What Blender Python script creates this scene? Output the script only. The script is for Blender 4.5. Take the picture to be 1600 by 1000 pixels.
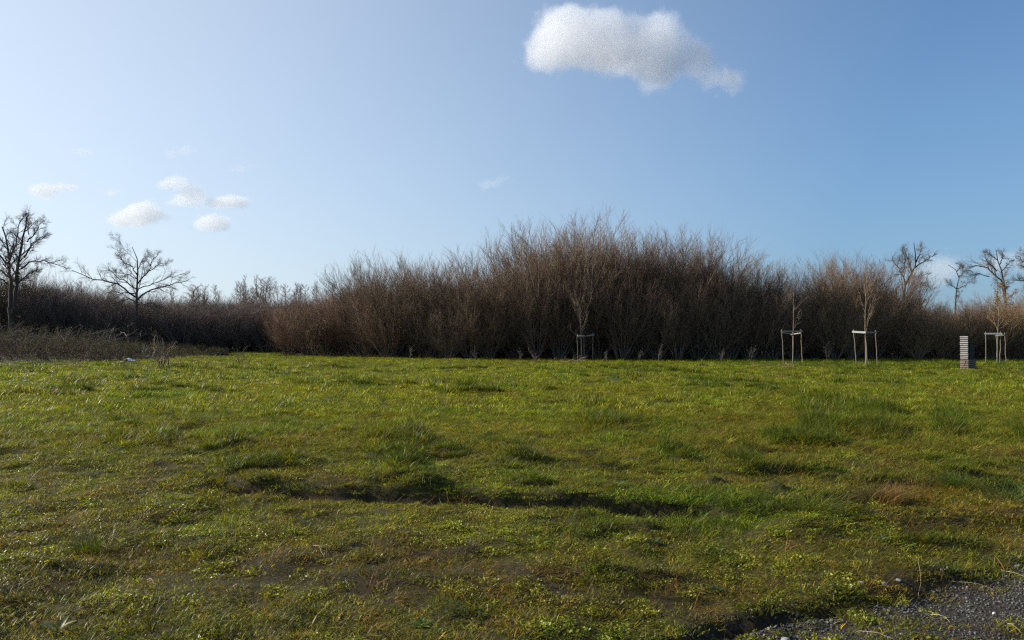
import bpy, math, random
import numpy as np
from mathutils import Vector

for o in list(bpy.data.objects):
    bpy.data.objects.remove(o, do_unlink=True)
random.seed(7)
RNG = np.random.default_rng(11)
R = math.radians
scene = bpy.context.scene
COL = scene.collection

DENOISE = False
# ------------------------------------------------------------------ camera, sky, sun, exposure
F = 1232.0          # focal length in photograph pixels (1600 wide)
HOR = 526.0         # row of the horizon
CAMH = 1.6
cam_d = bpy.data.cameras.new('camera')
cam = bpy.data.objects.new('camera', cam_d)
COL.objects.link(cam)
cam.location = (0, 0, CAMH)
cam.rotation_euler = (R(90) + math.atan((HOR - 500) / F), 0, 0)
cam_d.sensor_width = 36
cam_d.lens = 36 * F / 1600
cam_d.clip_start = 0.05
cam_d.clip_end = 12000
scene.camera = cam

SUN_LEFT, SUN_EL = 70.0, 23.0        # degrees left of the view direction, elevation
world = bpy.data.worlds.new('World')
scene.world = world
world.use_nodes = True
wn = world.node_tree
wn.nodes.clear()
sky = wn.nodes.new('ShaderNodeTexSky')
sky.sky_type = 'NISHITA'
sky.sun_disc = False
sky.sun_elevation = R(SUN_EL)
sky.sun_rotation = R(-SUN_LEFT)
sky.altitude = 50
sky.air_density = 0.8
sky.dust_density = 0.3
sky.ozone_density = 6.0
bg = wn.nodes.new('ShaderNodeBackground')
bg.inputs['Strength'].default_value = 0.085
wo = wn.nodes.new('ShaderNodeOutputWorld')
# whitish aerosol veil: thicker low down and towards the sun, as the open sky had it all round
def wnode(t, **k):
    n = wn.nodes.new(t)
    for a_, b_ in k.items(): setattr(n, a_, b_)
    return n
def wmath(op, a, b=None, c=None):
    n = wnode('ShaderNodeMath', operation=op)
    for i_, v_ in enumerate((a, b, c)):
        if v_ is None: continue
        if isinstance(v_, (int, float)): n.inputs[i_].default_value = v_
        else: wn.links.new(v_, n.inputs[i_])
    return n.outputs[0]
_az, _el = R(SUN_LEFT), R(SUN_EL)
wtc = wnode('ShaderNodeTexCoord')
wdot = wnode('ShaderNodeVectorMath', operation='DOT_PRODUCT')
wn.links.new(wtc.outputs['Generated'], wdot.inputs[0])
wdot.inputs[1].default_value = (-math.sin(_az) * math.cos(_el), math.cos(_az) * math.cos(_el), math.sin(_el))
wsep = wnode('ShaderNodeSeparateXYZ'); wn.links.new(wtc.outputs['Generated'], wsep.inputs[0])
cosang = wmath('MAXIMUM', wdot.outputs['Value'], 0.0)
low = wmath('EXPONENT', wmath('MULTIPLY', wmath('MAXIMUM', wsep.outputs[2], 0.0), -1 / .26))
fs = wmath('MULTIPLY', cosang, .62)
fac = wmath('SUBTRACT', 1.0, wmath('MULTIPLY', wmath('SUBTRACT', 1.0, fs), wmath('SUBTRACT', 1.0, wmath('MULTIPLY', low, .95))))
wmix = wnode('ShaderNodeMix', data_type='RGBA')
K_ = 0.5 / 0.085
wmix.inputs[6].default_value = (.28 * K_, .385 * K_, .51 * K_, 1); wmix.inputs[7].default_value = (.97 * K_, .93 * K_, .95 * K_, 1)
wn.links.new(wmath('MINIMUM', wmath('MULTIPLY', cosang, 1 / .85), 1.0), wmix.inputs[0])
wmix2 = wnode('ShaderNodeMix', data_type='RGBA')
wn.links.new(fac, wmix2.inputs[0]); wn.links.new(sky.outputs[0], wmix2.inputs[6]); wn.links.new(wmix.outputs[2], wmix2.inputs[7])
wtint = wnode('ShaderNodeMix', data_type='RGBA', blend_type='MULTIPLY'); wtint.inputs[0].default_value = 1
wtint.inputs[7].default_value = (.93, 1.03, 1.02, 1)
wn.links.new(wmix2.outputs[2], wtint.inputs[6]); wn.links.new(wtint.outputs[2], bg.inputs[0])
wn.links.new(bg.outputs[0], wo.inputs[0])

sd = bpy.data.lights.new('sun', 'SUN')
sd.energy = 4.4
sd.angle = R(0.5)
sd.color = (1.0, 0.93, 0.82)
sun = bpy.data.objects.new('sun', sd)
COL.objects.link(sun)
az = R(SUN_LEFT)
sdir = Vector((-math.sin(az) * math.cos(R(SUN_EL)), math.cos(az) * math.cos(R(SUN_EL)), math.sin(R(SUN_EL))))
sun.rotation_euler = sdir.to_track_quat('Z', 'Y').to_euler()
sun.location = (-40, 20, 40)

vs = scene.view_settings
vs.view_transform = 'Standard'
vs.look = 'None'
vs.exposure = 1.0
vs.gamma = 1.0
vs.use_curve_mapping = False
scene.cycles.max_bounces = 8
scene.cycles.volume_bounces = 5
scene.cycles.transparent_max_bounces = 12
scene.cycles.use_denoising = DENOISE
scene.cycles.denoiser = 'OPENIMAGEDENOISE'
scene.cycles.denoising_input_passes = 'RGB_ALBEDO_NORMAL'
scene.cycles.denoising_prefilter = 'ACCURATE'
scene.cycles.volume_step_rate = 0.6
scene.cycles.filter_width = 1.3
scene.cycles.volume_max_steps = 256

# ------------------------------------------------------------------ helpers
def props(o, label=None, cat=None, group=None, kind=None):
    if label: o['label'] = label
    if cat: o['category'] = cat
    if group: o['group'] = group
    if kind: o['kind'] = kind
    return o

def at(px, d, py=None, h=0.0):
    """world point seen at photograph column px, d metres ahead"""
    x = (px - 800) / F * d
    z = h if py is None else (HOR - py) / F * d + CAMH
    return Vector((x, d, z))

def gnd(px, py, base=0.0):
    d = (CAMH - base) * F / (py - HOR)
    return (px - 800) / F * d, d

def mesh_from(name, V, faces, mats=(), smooth=False, attrs=None):
    me = bpy.data.meshes.new(name)
    V = np.asarray(V, dtype=np.float32)
    if isinstance(faces, np.ndarray):
        nf, k = faces.shape
        me.vertices.add(len(V)); me.vertices.foreach_set('co', V.ravel())
        me.loops.add(nf * k); me.loops.foreach_set('vertex_index', faces.astype(np.int32).ravel())
        me.polygons.add(nf); me.polygons.foreach_set('loop_start', np.arange(0, nf * k, k, dtype=np.int32))
        me.update(calc_edges=True)
    else:
        me.from_pydata([tuple(v) for v in V], [], faces)
        me.update()
    for m in mats: me.materials.append(m)
    if smooth: me.polygons.foreach_set('use_smooth', np.ones(len(me.polygons), dtype=bool))
    for an, (typ, dat) in (attrs or {}).items():
        a = me.attributes.new(an, typ, 'POINT')
        dat = np.asarray(dat)
        if typ == 'FLOAT': a.data.foreach_set('value', dat.astype(np.float32).ravel())
        elif typ == 'INT': a.data.foreach_set('value', dat.astype(np.int32).ravel())
        elif typ == 'FLOAT_VECTOR': a.data.foreach_set('vector', dat.astype(np.float32).ravel())
        elif typ == 'FLOAT_COLOR': a.data.foreach_set('color', dat.astype(np.float32).ravel())
    return me

def obj(name, me, parent=None, loc=(0, 0, 0), rz=0.0, sc=1.0, link=True):
    o = bpy.data.objects.new(name, me)
    if link: COL.objects.link(o)
    o.location = loc
    o.rotation_euler = (0, 0, rz)
    o.scale = (sc, sc, sc) if not hasattr(sc, '__len__') else sc
    if parent: o.parent = parent
    return o

def empty(name, loc, rz=0.0, sc=1.0):
    o = obj(name, None, None, loc, rz, sc)
    o.empty_display_size = 0.2
    return o

# value noise (numpy)
_perm = np.random.default_rng(3).random((256, 256)).astype(np.float32)
def vnoise(x, y):
    xi = np.floor(x).astype(int); yi = np.floor(y).astype(int)
    fx = x - xi; fy = y - yi
    fx = fx * fx * (3 - 2 * fx); fy = fy * fy * (3 - 2 * fy)
    g = lambda a, b: _perm[a & 255, b & 255]
    return (g(xi, yi) * (1 - fx) * (1 - fy) + g(xi + 1, yi) * fx * (1 - fy) + g(xi, yi + 1) * (1 - fx) * fy + g(xi + 1, yi + 1) * fx * fy)
def fbm(x, y, s, octv=4, off=0.0):
    v = 0; a = 0.5; t = 0
    for i in range(octv):
        v = v + a * vnoise(x / s + off + 17.3 * i, y / s + off * 1.7 + 9.1 * i)
        t += a; a *= 0.5; s = s * 0.5
    return v / t
def sstep(a, b, x):
    t = np.clip((x - a) / (b - a), 0, 1)
    return t * t * (3 - 2 * t)

# ------------------------------------------------------------------ the lie of the land
BANK = np.array([(-14, 10.9), (-8, 10.2), (-4.5, 9.3), (-3.3, 9.0), (-2.1, 8.65), (-.67, 8.3), (0.65, 8.05), (1.57, 7.8), (2.3, 7.25), (4.2, 6.9), (8, 7.0), (14, 7.2)])
RUT = np.array([(-3, 3.0), (-1, 3.7), (0.17, 4.32), (0.9, 4.62), (1.7, 5.02), (2.2, 5.2), (3, 5.55), (4.2, 6.15), (8, 7.6)])
def bank_y(x): return np.interp(x, BANK[:, 0], BANK[:, 1]) + 0.10 * (fbm(x, x * 0, 0.7, 3, 4.0) - 0.5)
def rut_y(x): return np.interp(x, RUT[:, 0], RUT[:, 1]) + 0.16 * (fbm(x, x * 0, 0.35, 3, 8.0) - 0.5)
def gravel_y(x): return 4.17 + 0.435 * x + 0.8 * (fbm(x, x * 0, 0.8, 4, 2.0) - 0.5)

# tussock mounds at places read off the photograph: px, py, radius m, height m
MOUNDS = [(200, 668, .42, .16), (297, 668, .42, .14), (785, 700, .35, .10), (150, 858, .26, .09), (1255, 812, .50, .17),
          (1160, 728, .45, .12), (690, 735, .28, .07), (670, 752, .4, .10), (1380, 800, .45, .12), (1590, 800, .6, .16), (1035, 628, .5, .15),
          (1060, 700, .3, .08), (1275, 664, .45, .12), (960, 668, .5, .10), (440, 668, .4, .08), (1080, 640, .3, .08), (560, 845, .22, .05),
          (1100, 800, .5, .07), (1480, 800, .35, .1)]
MW = [(gnd(a, b) + (r, h)) for a, b, r, h in MOUNDS]
def mounds(x, y):
    sz = 1 + .8 * sstep(9, 22, y)
    u = x / sz; v = y / sz
    m = sstep(.60, .86, vnoise(u / .50 + 7.7, v / .36 + 3.1) * .75 + .25 * vnoise(u / .2, v / .2 + 40))
    return m * sstep(.34, .56, fbm(x, y, 3.2, 2, 51.0)) * (1 - sstep(40, 55, y))
def hgt(x, y):
    x = np.asarray(x, dtype=float); y = np.asarray(y, dtype=float)
    near = 1 - sstep(25, 60, y)
    z = 0.07 * (fbm(x, y, 3.5, 3) - 0.5) * near + 0.11 * (fbm(x, y, 0.55, 3, 5.0) - 0.5) * (1 - sstep(14, 30, y))
    z = z + 0.12 * (fbm(x, y, 14, 2, 3.0) - 0.5) * sstep(15, 30, y)
    z = z - 0.26 * np.exp(-((y - 40.6 - .5 * (fbm(x, x * 0, 4., 2, 6.) - .5)) / .42) ** 2) * sstep(10, 14, x) * (1 - sstep(30, 34, x))
    amp = sstep(-3.7, -2.9, x) * (1 - sstep(1.6, 2.8, x) * 0.9) * (.85 + .15 * sstep(.35, .6, fbm(x, x * 0 + 1, .8, 2, 9.)))
    amp = np.clip(amp, 0, 1)
    z = z - (0.06 + 0.09 * amp) * (1 - sstep(-.35 * (1 - amp), 0.05 + .7 * (1 - amp), y - bank_y(x)))
    z = z - 0.05 * np.exp(-((y - bank_y(x) + 0.06) / 0.08) ** 2) * amp * (0.5 + fbm(x, y, .5, 2, 7.))
    rutamp = sstep(-0.5, 0.3, x) * (1 - sstep(1.9, 2.5, x))
    z = z - 0.05 * (1 - sstep(-0.03, 0.09, y - rut_y(x))) - 0.05 * rutamp * np.exp(-((y - rut_y(x) + 0.03) / 0.06) ** 2)
    z = z + mounds(x, y) * .085 * (1 - .65 * (1 - sstep(5, 9, y)))
    for mx, my, r, h in MW:
        dd = ((x - mx) / r) ** 2 + ((y - my) / (r * 0.8)) ** 2
        z = z + h * 0.6 * np.exp(-dd * 1.6)
    return z

def smooth_fields(x, y):
    """lush, dry, bare, dark (0..1) over the field"""
    n1 = fbm(x, y, 1.5, 4, 11.0); n2 = fbm(x, y, 0.7, 4, 23.0); n3 = fbm(x, y, 5.0, 3, 31.0); n4 = fbm(x, y, 0.35, 3, 41.)
    near = 1 - sstep(5.5, 13, y + 2.2 * (n3 - .5))
    lush = np.clip(0.06 + 0.36 * (1 - near) + 1.5 * (n1 - 0.5) + 0.5 * (n3 - .5), 0, 1)
    dry = np.clip(0.20 + 0.42 * near + 1.6 * (n2 - 0.5) + 0.7 * (n3 - 0.5), 0, 1)
    bare = np.clip((n2 * 0.55 + n4 * 0.45 - 0.60) * 7, 0, 1) * (0.15 + 0.85 * near)
    def blob(px, py, rx, ry, base=0.1):
        X, Y = gnd(px, py, -base)
        return np.exp(-((x - X) / rx) ** 2 - ((y - Y) / ry) ** 2)
    lush = lush + 1.1 * blob(1100, 800, 0.8, .7) + .7 * blob(950, 770, .7, .45) + 0.6 * blob(790, 700, .8, .8) + .5 * blob(1500, 770, 1.5, .7) + .7 * blob(650, 985, .7, .25) + .5 * blob(330, 975, .7, .3) + 0.5 * blob(1590, 800, .6, .6)
    dry = dry + .9 * blob(1380, 800, .45, .35) + .6 * blob(1190, 765, .35, .3) + .6 * blob(880, 900, .5, .35) + .5 * blob(1020, 930, .6, .35) + .6 * blob(1300, 905, .8, .3) + .4 * blob(500, 870, 1.3, .8) + .4 * blob(560, 710, 1.2, .5) + .3 * blob(1230, 665, 1.5, 1.2) - 1.3 * blob(1100, 800, .9, .8)
    bare = bare + .9 * blob(470, 890, .75, .28) + .5 * blob(330, 890, .5, .2) + .6 * blob(560, 842, .16, .10) + .35 * blob(400, 880, .6, .5)
    lush = lush + .7 * sstep(41, 42, y) * sstep(11, 14, x) + .5 * sstep(56, 60, y) * (x < -14)
    bd = y - bank_y(x)
    wall = ((bd > -.13) & (bd < .035)) * sstep(-3.7, -3.1, x) * (1 - sstep(1.6, 2.2, x)) * (.85 + .15 * (fbm(x, y, .3, 2, 77.) > .42))  # bare dark soil on the step face, its shade put into the colour too
    rt = y - rut_y(x)
    wall = np.maximum(wall, ((rt > -.12) & (rt < .03)) * sstep(-.6, .1, x) * (1 - sstep(1.9, 2.3, x)))
    band = np.exp(-((bd - 0.05) / 0.11) ** 2) * sstep(-3.8, -2.6, x) * (1 - sstep(1.6, 2.8, x)) * (.05 + .55 * sstep(.35, .65, fbm(x, y, .5, 3, 15.)))
    mo = mounds(x, y)
    lush = lush + 0.8 * band + .55 * mo
    dry = dry * (1 - .6 * mo)
    dry = dry * (1 - 0.8 * band)
    bare = np.minimum(bare, .72)
    bare = np.maximum(bare, wall * 1.6)
    return np.clip(lush, 0, 1), np.clip(dry, 0, 1), np.clip(bare, 0, 1.6), band

HEDGE = np.array([(-120, 78), (-58, 80), (-30, 79), (-21.3, 77.5), (-20.4, 67), (-14, 62), (-4, 56.0), (6, 55.0), (20, 54.5), (34, 54), (50, 52), (120, 50)])
def hedge_y(x): return np.interp(x, HEDGE[:, 0], HEDGE[:, 1])

GREEN_LUSH = np.array((0.074, 0.132, 0.011)); GREEN = np.array((0.190, 0.218, 0.018)); OLIVE = np.array((0.175, 0.140, 0.018))
TAN = np.array((0.200, 0.135, 0.038)); RUSSET = np.array((0.135, 0.080, 0.022)); SOIL = np.array((0.032, 0.022, 0.012))
def veg_colour(x, y, lush, dry, rnd):
    n = fbm(x, y, 2.2, 3, 61.0)[:, None]
    c = GREEN * (0.85 + 0.3 * n)
    l = lush[:, None]; d = dry[:, None]
    c = c * (1 - 0.75 * l) + GREEN_LUSH * 0.75 * l
    dk = np.where((n > 0.58), RUSSET, OLIVE)
    c = c * (1 - 0.85 * d) + (OLIVE * .6 + dk * .4) * 0.85 * d
    nearf = (1 - sstep(6, 18, y))[:, None]
    c = c * (1 - .38 * mounds(x, y)[:, None]) * (1 - .05 * nearf)
    return c * (0.52 + 0.95 * rnd[:, None] ** 1.2)

# ------------------------------------------------------------------ materials
def new_mat(name):
    m = bpy.data.materials.new(name); m.use_nodes = True
    nt = m.node_tree; nt.nodes.clear()
    out = nt.nodes.new('ShaderNodeOutputMaterial')
    return m, nt, out

def N(nt, typ, **kw):
    n = nt.nodes.new(typ)
    for k, v in kw.items():
        if k.startswith('i_'): n.inputs[k[2:]].default_value = v
        else: setattr(n, k, v)
    return n

def blade_mat(name, transl=0.35, rough=0.45, gain=1.0, fixed=None, spec=0.3):
    m, nt, out = new_mat(name)
    a = N(nt, 'ShaderNodeAttribute', attribute_name='col', attribute_type='INSTANCER')
    v = N(nt, 'ShaderNodeAttribute', attribute_name='vary', attribute_type='GEOMETRY')
    mul = N(nt, 'ShaderNodeMix', data_type='RGBA', blend_type='MULTIPLY'); mul.inputs[0].default_value = 1
    if fixed is None: nt.links.new(a.outputs['Vector'], mul.inputs[6])
    else: mul.inputs[6].default_value = (*fixed, 1)
    nt.links.new(v.outputs['Vector'], mul.inputs[7])
    pr = N(nt, 'ShaderNodeBsdfPrincipled', i_Roughness=rough)
    pr.inputs['Specular IOR Level'].default_value = spec
    tr = N(nt, 'ShaderNodeBsdfTranslucent')
    warm = N(nt, 'ShaderNodeMix', data_type='RGBA', blend_type='MULTIPLY'); warm.inputs[0].default_value = 1
    warm.inputs[7].default_value = (1.55, 1.5, 0.55, 1)
    nt.links.new(mul.outputs[2], pr.inputs['Base Color'])
    nt.links.new(mul.outputs[2], warm.inputs[6])
    nt.links.new(warm.outputs[2], tr.inputs['Color'])
    ms = N(nt, 'ShaderNodeMixShader', i_Fac=transl)
    nt.links.new(pr.outputs[0], ms.inputs[1]); nt.links.new(tr.outputs[0], ms.inputs[2])
    nt.links.new(ms.outputs[0], out.inputs[0])
    return m

def rough_mat(name, c1, c2, scale=8.0, rough=0.85, bump=0.3, stretch=(1, 1, 1), vary=0.0, spec=0.25, bd=0.02):
    m, nt, out = new_mat(name)
    tc = N(nt, 'ShaderNodeTexCoord')
    mp = N(nt, 'ShaderNodeMapping'); mp.inputs['Scale'].default_value = stretch
    nt.links.new(tc.outputs['Object'], mp.inputs[0])
    n = N(nt, 'ShaderNodeTexNoise', i_Scale=scale, i_Detail=6.0, i_Roughness=0.65)
    nt.links.new(mp.outputs[0], n.inputs['Vector'])
    cr = N(nt, 'ShaderNodeValToRGB')
    cr.color_ramp.elements[0].color = (*c1, 1); cr.color_ramp.elements[1].color = (*c2, 1)
    cr.color_ramp.elements[0].position = .32; cr.color_ramp.elements[1].position = .68
    nt.links.new(n.outputs[0], cr.inputs[0])
    src = cr.outputs[0]
    if vary:
        oi = N(nt, 'ShaderNodeObjectInfo')
        mr = N(nt, 'ShaderNodeMapRange'); mr.inputs[3].default_value = 1 - vary; mr.inputs[4].default_value = 1 + vary
        nt.links.new(oi.outputs['Random'], mr.inputs[0])
        mx = N(nt, 'ShaderNodeMix', data_type='RGBA', blend_type='MULTIPLY'); mx.inputs[0].default_value = 1
        nt.links.new(src, mx.inputs[6]); nt.links.new(mr.outputs[0], mx.inputs[7]); src = mx.outputs[2]
    pr = N(nt, 'ShaderNodeBsdfPrincipled', i_Roughness=rough)
    pr.inputs['Specular IOR Level'].default_value = spec
    nt.links.new(src, pr.inputs['Base Color'])
    if bump:
        b = N(nt, 'ShaderNodeBump', i_Strength=bump, i_Distance=bd)
        nt.links.new(n.outputs[0], b.inputs['Height']); nt.links.new(b.outputs[0], pr.inputs['Normal'])
    nt.links.new(pr.outputs[0], out.inputs[0])
    return m

M_BARK = rough_mat('bark_grey_brown', (0.09, 0.074, 0.058), (0.21, 0.175, 0.14), 6, .9, .4, (3, 3, .6))
M_BARK_DARK = rough_mat('bark_dark', (0.045, 0.037, 0.030), (0.11, 0.09, 0.072), 6, .9, .4, (3, 3, .6))
M_TWIG = rough_mat('twig_brown', (0.155, 0.102, 0.064), (0.265, 0.182, 0.118), 1.4, .7, 0, vary=.22)
M_TWIG_RED = rough_mat('twig_reddish', (0.150, 0.088, 0.058), (0.25, 0.150, 0.100), 1.4, .7, 0, vary=.2)
M_TWIG_TAN = rough_mat('twig_tan', (0.18, 0.118, 0.062), (0.29, 0.195, 0.105), 1.4, .7, 0, vary=.2)
M_TWIG_SHADE = rough_mat('twig_shaded_reddish', (0.110, 0.078, 0.066), (0.19, 0.142, 0.120), 1.4, .7, 0, vary=.2)  # twigs darkened in colour for the shadow side of the far-left row
M_TWIG_DARK = rough_mat('twig_dark', (0.085, 0.066, 0.050), (0.16, 0.130, 0.10), 2, .8, 0)
M_SCRUB = rough_mat('bramble_stem', (0.045, 0.025, 0.020), (0.095, 0.055, 0.043), 2, .8, 0)
M_TWIG_PALE = rough_mat('twig_pale', (0.12, 0.10, 0.075), (0.24, 0.20, 0.15), 5, .7, 0.1)
M_STAKE = rough_mat('peeled_stake_wood', (0.13, 0.105, 0.075), (0.25, 0.21, 0.155), 9, .8, .3, (4, 4, .5))
M_RAIL = rough_mat('weathered_rail_wood', (0.50, 0.47, 0.42), (0.72, 0.70, 0.64), 7, .7, .2, (.5, 4, 4))
M_STONE_L = rough_mat('light_slab_stone', (0.20, 0.19, 0.18), (0.40, 0.38, 0.36), 14, .9, .5, vary=.15)
M_STONE_D = rough_mat('dark_core_and_shade_stone', (0.018, 0.017, 0.017), (0.055, 0.05, 0.045), 10, .9, .5)  # dark joints, and the right face's shade put into the colour
M_STONE_B = rough_mat('brown_rubble_stone', (0.09, 0.072, 0.056), (0.24, 0.19, 0.145), 10, .9, .6, vary=.25)
M_PEB = rough_mat('field_stone', (0.16, 0.16, 0.155), (0.40, 0.39, 0.37), 25, .85, .4, vary=.3)
M_WHITE = rough_mat('white_plastic_sheet', (0.70, 0.70, 0.70), (0.85, 0.85, 0.84), 6, .5, .2)
M_BLADE = blade_mat('grass_blade', .38, .45, spec=.13)
M_STRAW = blade_mat('straw_blade', 0.25, 0.6, spec=.12)
M_HERB = blade_mat('herb_leaf', 0.34, 0.45, spec=.22)
M_IVY = blade_mat('ivy_leaf', 0.2, 0.35, fixed=(0.035, 0.055, 0.018))
M_BRAMBLE = blade_mat('bramble_leaf', 0.25, 0.7, fixed=(0.060, 0.070, 0.022), spec=.05)
M_RUST = blade_mat('withered_leaf', 0.3, 0.6, fixed=(0.20, 0.115, 0.05))

# ------------------------------------------------------------------ ground
def ground_material():
    m, nt, out = new_mat('meadow_soil')
    a = N(nt, 'ShaderNodeAttribute', attribute_name='gcol', attribute_type='GEOMETRY')
    geo = N(nt, 'ShaderNodeNewGeometry')
    n = N(nt, 'ShaderNodeTexNoise', i_Scale=26.0, i_Detail=6.0, i_Roughness=.7)
    nt.links.new(geo.outputs['Position'], n.inputs['Vector'])
    n2 = N(nt, 'ShaderNodeTexNoise', i_Scale=1.3, i_Detail=5.0)
    nt.links.new(geo.outputs['Position'], n2.inputs['Vector'])
    mr = N(nt, 'ShaderNodeMapRange'); mr.inputs[1].default_value = .3; mr.inputs[2].default_value = .7; mr.inputs[3].default_value = .45; mr.inputs[4].default_value = 1.5
    nt.links.new(n.outputs[0], mr.inputs[0])
    mr2 = N(nt, 'ShaderNodeMapRange'); mr2.inputs[1].default_value = .3; mr2.inputs[2].default_value = .7; mr2.inputs[3].default_value = .8; mr2.inputs[4].default_value = 1.2
    nt.links.new(n2.outputs[0], mr2.inputs[0])
    mm = N(nt, 'ShaderNodeMath', operation='MULTIPLY')
    nt.links.new(mr.outputs[0], mm.inputs[0]); nt.links.new(mr2.outputs[0], mm.inputs[1])
    mx = N(nt, 'ShaderNodeMix', data_type='RGBA', blend_type='MULTIPLY'); mx.inputs[0].default_value = 1
    nt.links.new(a.outputs['Color'], mx.inputs[6]); nt.links.new(mm.outputs[0], mx.inputs[7])
    pr = N(nt, 'ShaderNodeBsdfPrincipled', i_Roughness=.95)
    pr.inputs['Specular IOR Level'].default_value = .15
    nt.links.new(mx.outputs[2], pr.inputs['Base Color'])
    b = N(nt, 'ShaderNodeBump', i_Strength=.8, i_Distance=.02)
    nt.links.new(n.outputs[0], b.inputs['Height']); nt.links.new(b.outputs[0], pr.inputs['Normal'])
    nt.links.new(pr.outputs[0], out.inputs[0])
    return m

def axis(segs):
    a = []
    for s, e, n in segs: a.append(np.linspace(s, e, n, endpoint=False))
    a.append([segs[-1][1]])
    return np.concatenate(a)
def build_ground():
    ys = axis([(-4000, -60, 8), (-60, 2, 14), (2, 7, 60), (7, 9.4, 90), (9.4, 12, 34), (12, 22, 60), (22, 39, 34), (39, 42.5, 26), (42.5, 60, 28), (60, 120, 24), (120, 6000, 14)])
    half = axis([(0, 7, 95), (7, 16, 45), (16, 60, 45), (60, 200, 16), (200, 6000, 10)])
    xs = np.concatenate([-half[::-1][:-1], half])
    X, Y = np.meshgrid(xs, ys)
    x = X.ravel(); y = Y.ravel()
    z = hgt(x, np.clip(y, 0, 200)) * (1 - sstep(130, 200, np.abs(x)))
    lush, dry, bare, band = smooth_fields(x, y)
    c = veg_colour(x, y, lush, dry, np.full(len(x), .5)) * 0.62
    nearsoil = (1 - sstep(14, 34, y))[:, None]
    c = c * (1 - .72 * nearsoil) + SOIL * (.72 * nearsoil)
    bare = np.clip(bare, 0, 1)
    c = c * (1 - bare[:, None] * .8) + SOIL * .9 * bare[:, None] * .8
    g = sstep(-0.05, .1, gravel_y(x) - y)[:, None] * (x > -1.0)[:, None]
    c = c * (1 - g) + np.array((0.036, 0.031, 0.025)) * g
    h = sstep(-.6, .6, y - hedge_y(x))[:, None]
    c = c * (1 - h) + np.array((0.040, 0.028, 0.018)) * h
    nx, ny = len(xs), len(ys)
    i = np.arange(nx * ny).reshape(ny, nx)
    f = np.stack([i[:-1, :-1], i[:-1, 1:], i[1:, 1:], i[1:, :-1]], -1).reshape(-1, 4)
    me = mesh_from('ground', np.stack([x, y, z], 1), f, [ground_material()], True,
                   {'gcol': ('FLOAT_COLOR', np.concatenate([c, np.ones((len(c), 1))], 1))})
    props(obj('ground', me), 'gently uneven mossy meadow ground with ruts, bare soil and a gravel corner', kind='structure')
build_ground()

# ------------------------------------------------------------------ tubes: many branches at once
def tubes(P, Rad, n):
    """P (m,k,3), Rad (m,k) -> verts, quads"""
    m, k, _ = P.shape
    T = np.gradient(P, axis=1) if k > 2 else np.repeat((P[:, 1:] - P[:, :1]), 2, axis=1)
    T = T / (np.linalg.norm(T, axis=2, keepdims=True) + 1e-9)
    ref = np.where(np.abs(T[:, :1, 2:3]) > .9, np.array([[[1., 0, 0]]]), np.array([[[0, 0, 1.]]]))
    U = np.cross(T, np.broadcast_to(ref, T.shape)); U /= (np.linalg.norm(U, axis=2, keepdims=True) + 1e-9)
    W = np.cross(T, U)
    a = np.linspace(0, 2 * np.pi, n, endpoint=False)
    V = P[:, :, None, :] + Rad[:, :, None, None] * (np.cos(a)[None, None, :, None] * U[:, :, None, :] + np.sin(a)[None, None, :, None] * W[:, :, None, :])
    idx = np.arange(m * k * n).reshape(m, k, n)
    A = idx[:, :-1, :]; B = idx[:, 1:, :]
    f = np.stack([A, np.roll(A, -1, 2), np.roll(B, -1, 2), B], -1).reshape(-1, 4)
    return V.reshape(-1, 3), f

def join(parts):
    Vs, Fs, o = [], [], 0
    for V, f in parts:
        Vs.append(V); Fs.append(f + o); o += len(V)
    return np.concatenate(Vs), np.concatenate(Fs)

def grow(rng, P0, D0, L, R0, k, wob, up, tip=0.25, grav=0.0):
    m = len(P0)
    P = np.zeros((m, k, 3)); P[:, 0] = P0
    d = D0 / (np.linalg.norm(D0, axis=1, keepdims=True) + 1e-9)
    for j in range(1, k):
        d = d + wob * rng.normal(size=(m, 3)) + np.array([0, 0, up])
        d /= np.linalg.norm(d, axis=1, keepdims=True)
        P[:, j] = P[:, j - 1] + d * (L / (k - 1))[:, None]
    t = np.linspace(0, 1, k)[None]
    Rad = R0[:, None] * (1 - (1 - tip) * t)
    return P, Rad

def kids(rng, P, Rad, n, t0, t1, ang, lenr, rr, k, wob, up, shape=.5, tip=.3, rmin=.004, lmin=.0):
    m, kk, _ = P.shape
    idx = np.repeat(np.arange(m), n)
    t = t0 + (t1 - t0) * ((np.tile(np.arange(n), m) + rng.random(m * n)) / n)
    s = np.clip(t * (kk - 1), 0, kk - 1.001); i0 = s.astype(int); fr = (s - i0)[:, None]
    A = P[idx, i0]; B = P[idx, i0 + 1]
    p = A * (1 - fr) + B * fr
    T = B - A; T /= (np.linalg.norm(T, axis=1, keepdims=True) + 1e-9)
    q = rng.normal(size=T.shape); q -= (q * T).sum(1, keepdims=True) * T; q /= (np.linalg.norm(q, axis=1, keepdims=True) + 1e-9)
    a = np.radians(rng.uniform(ang[0], ang[1], len(T)))[:, None]
    d = np.cos(a) * T + np.sin(a) * q
    plen = np.linalg.norm(np.diff(P, axis=1), axis=2).sum(1)[idx]
    L = np.maximum(plen * lenr * rng.uniform(.6, 1.25, len(T)) * (1 - shape * t), lmin)
    pr = Rad[idx, i0] * (1 - fr[:, 0]) + Rad[idx, i0 + 1] * fr[:, 0]
    R0 = np.maximum(pr * rr, rmin)
    return grow(rng, p, d, L, R0, k, wob, up, tip)

def limb_to_path(pts, k=9):
    pts = np.array(pts, float)
    seg = np.r_[0, np.cumsum(np.linalg.norm(np.diff(pts, axis=0), axis=1))]
    t = np.linspace(0, seg[-1], k)
    return np.stack([np.interp(t, seg, pts[:, i]) for i in range(3)], 1)

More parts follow.
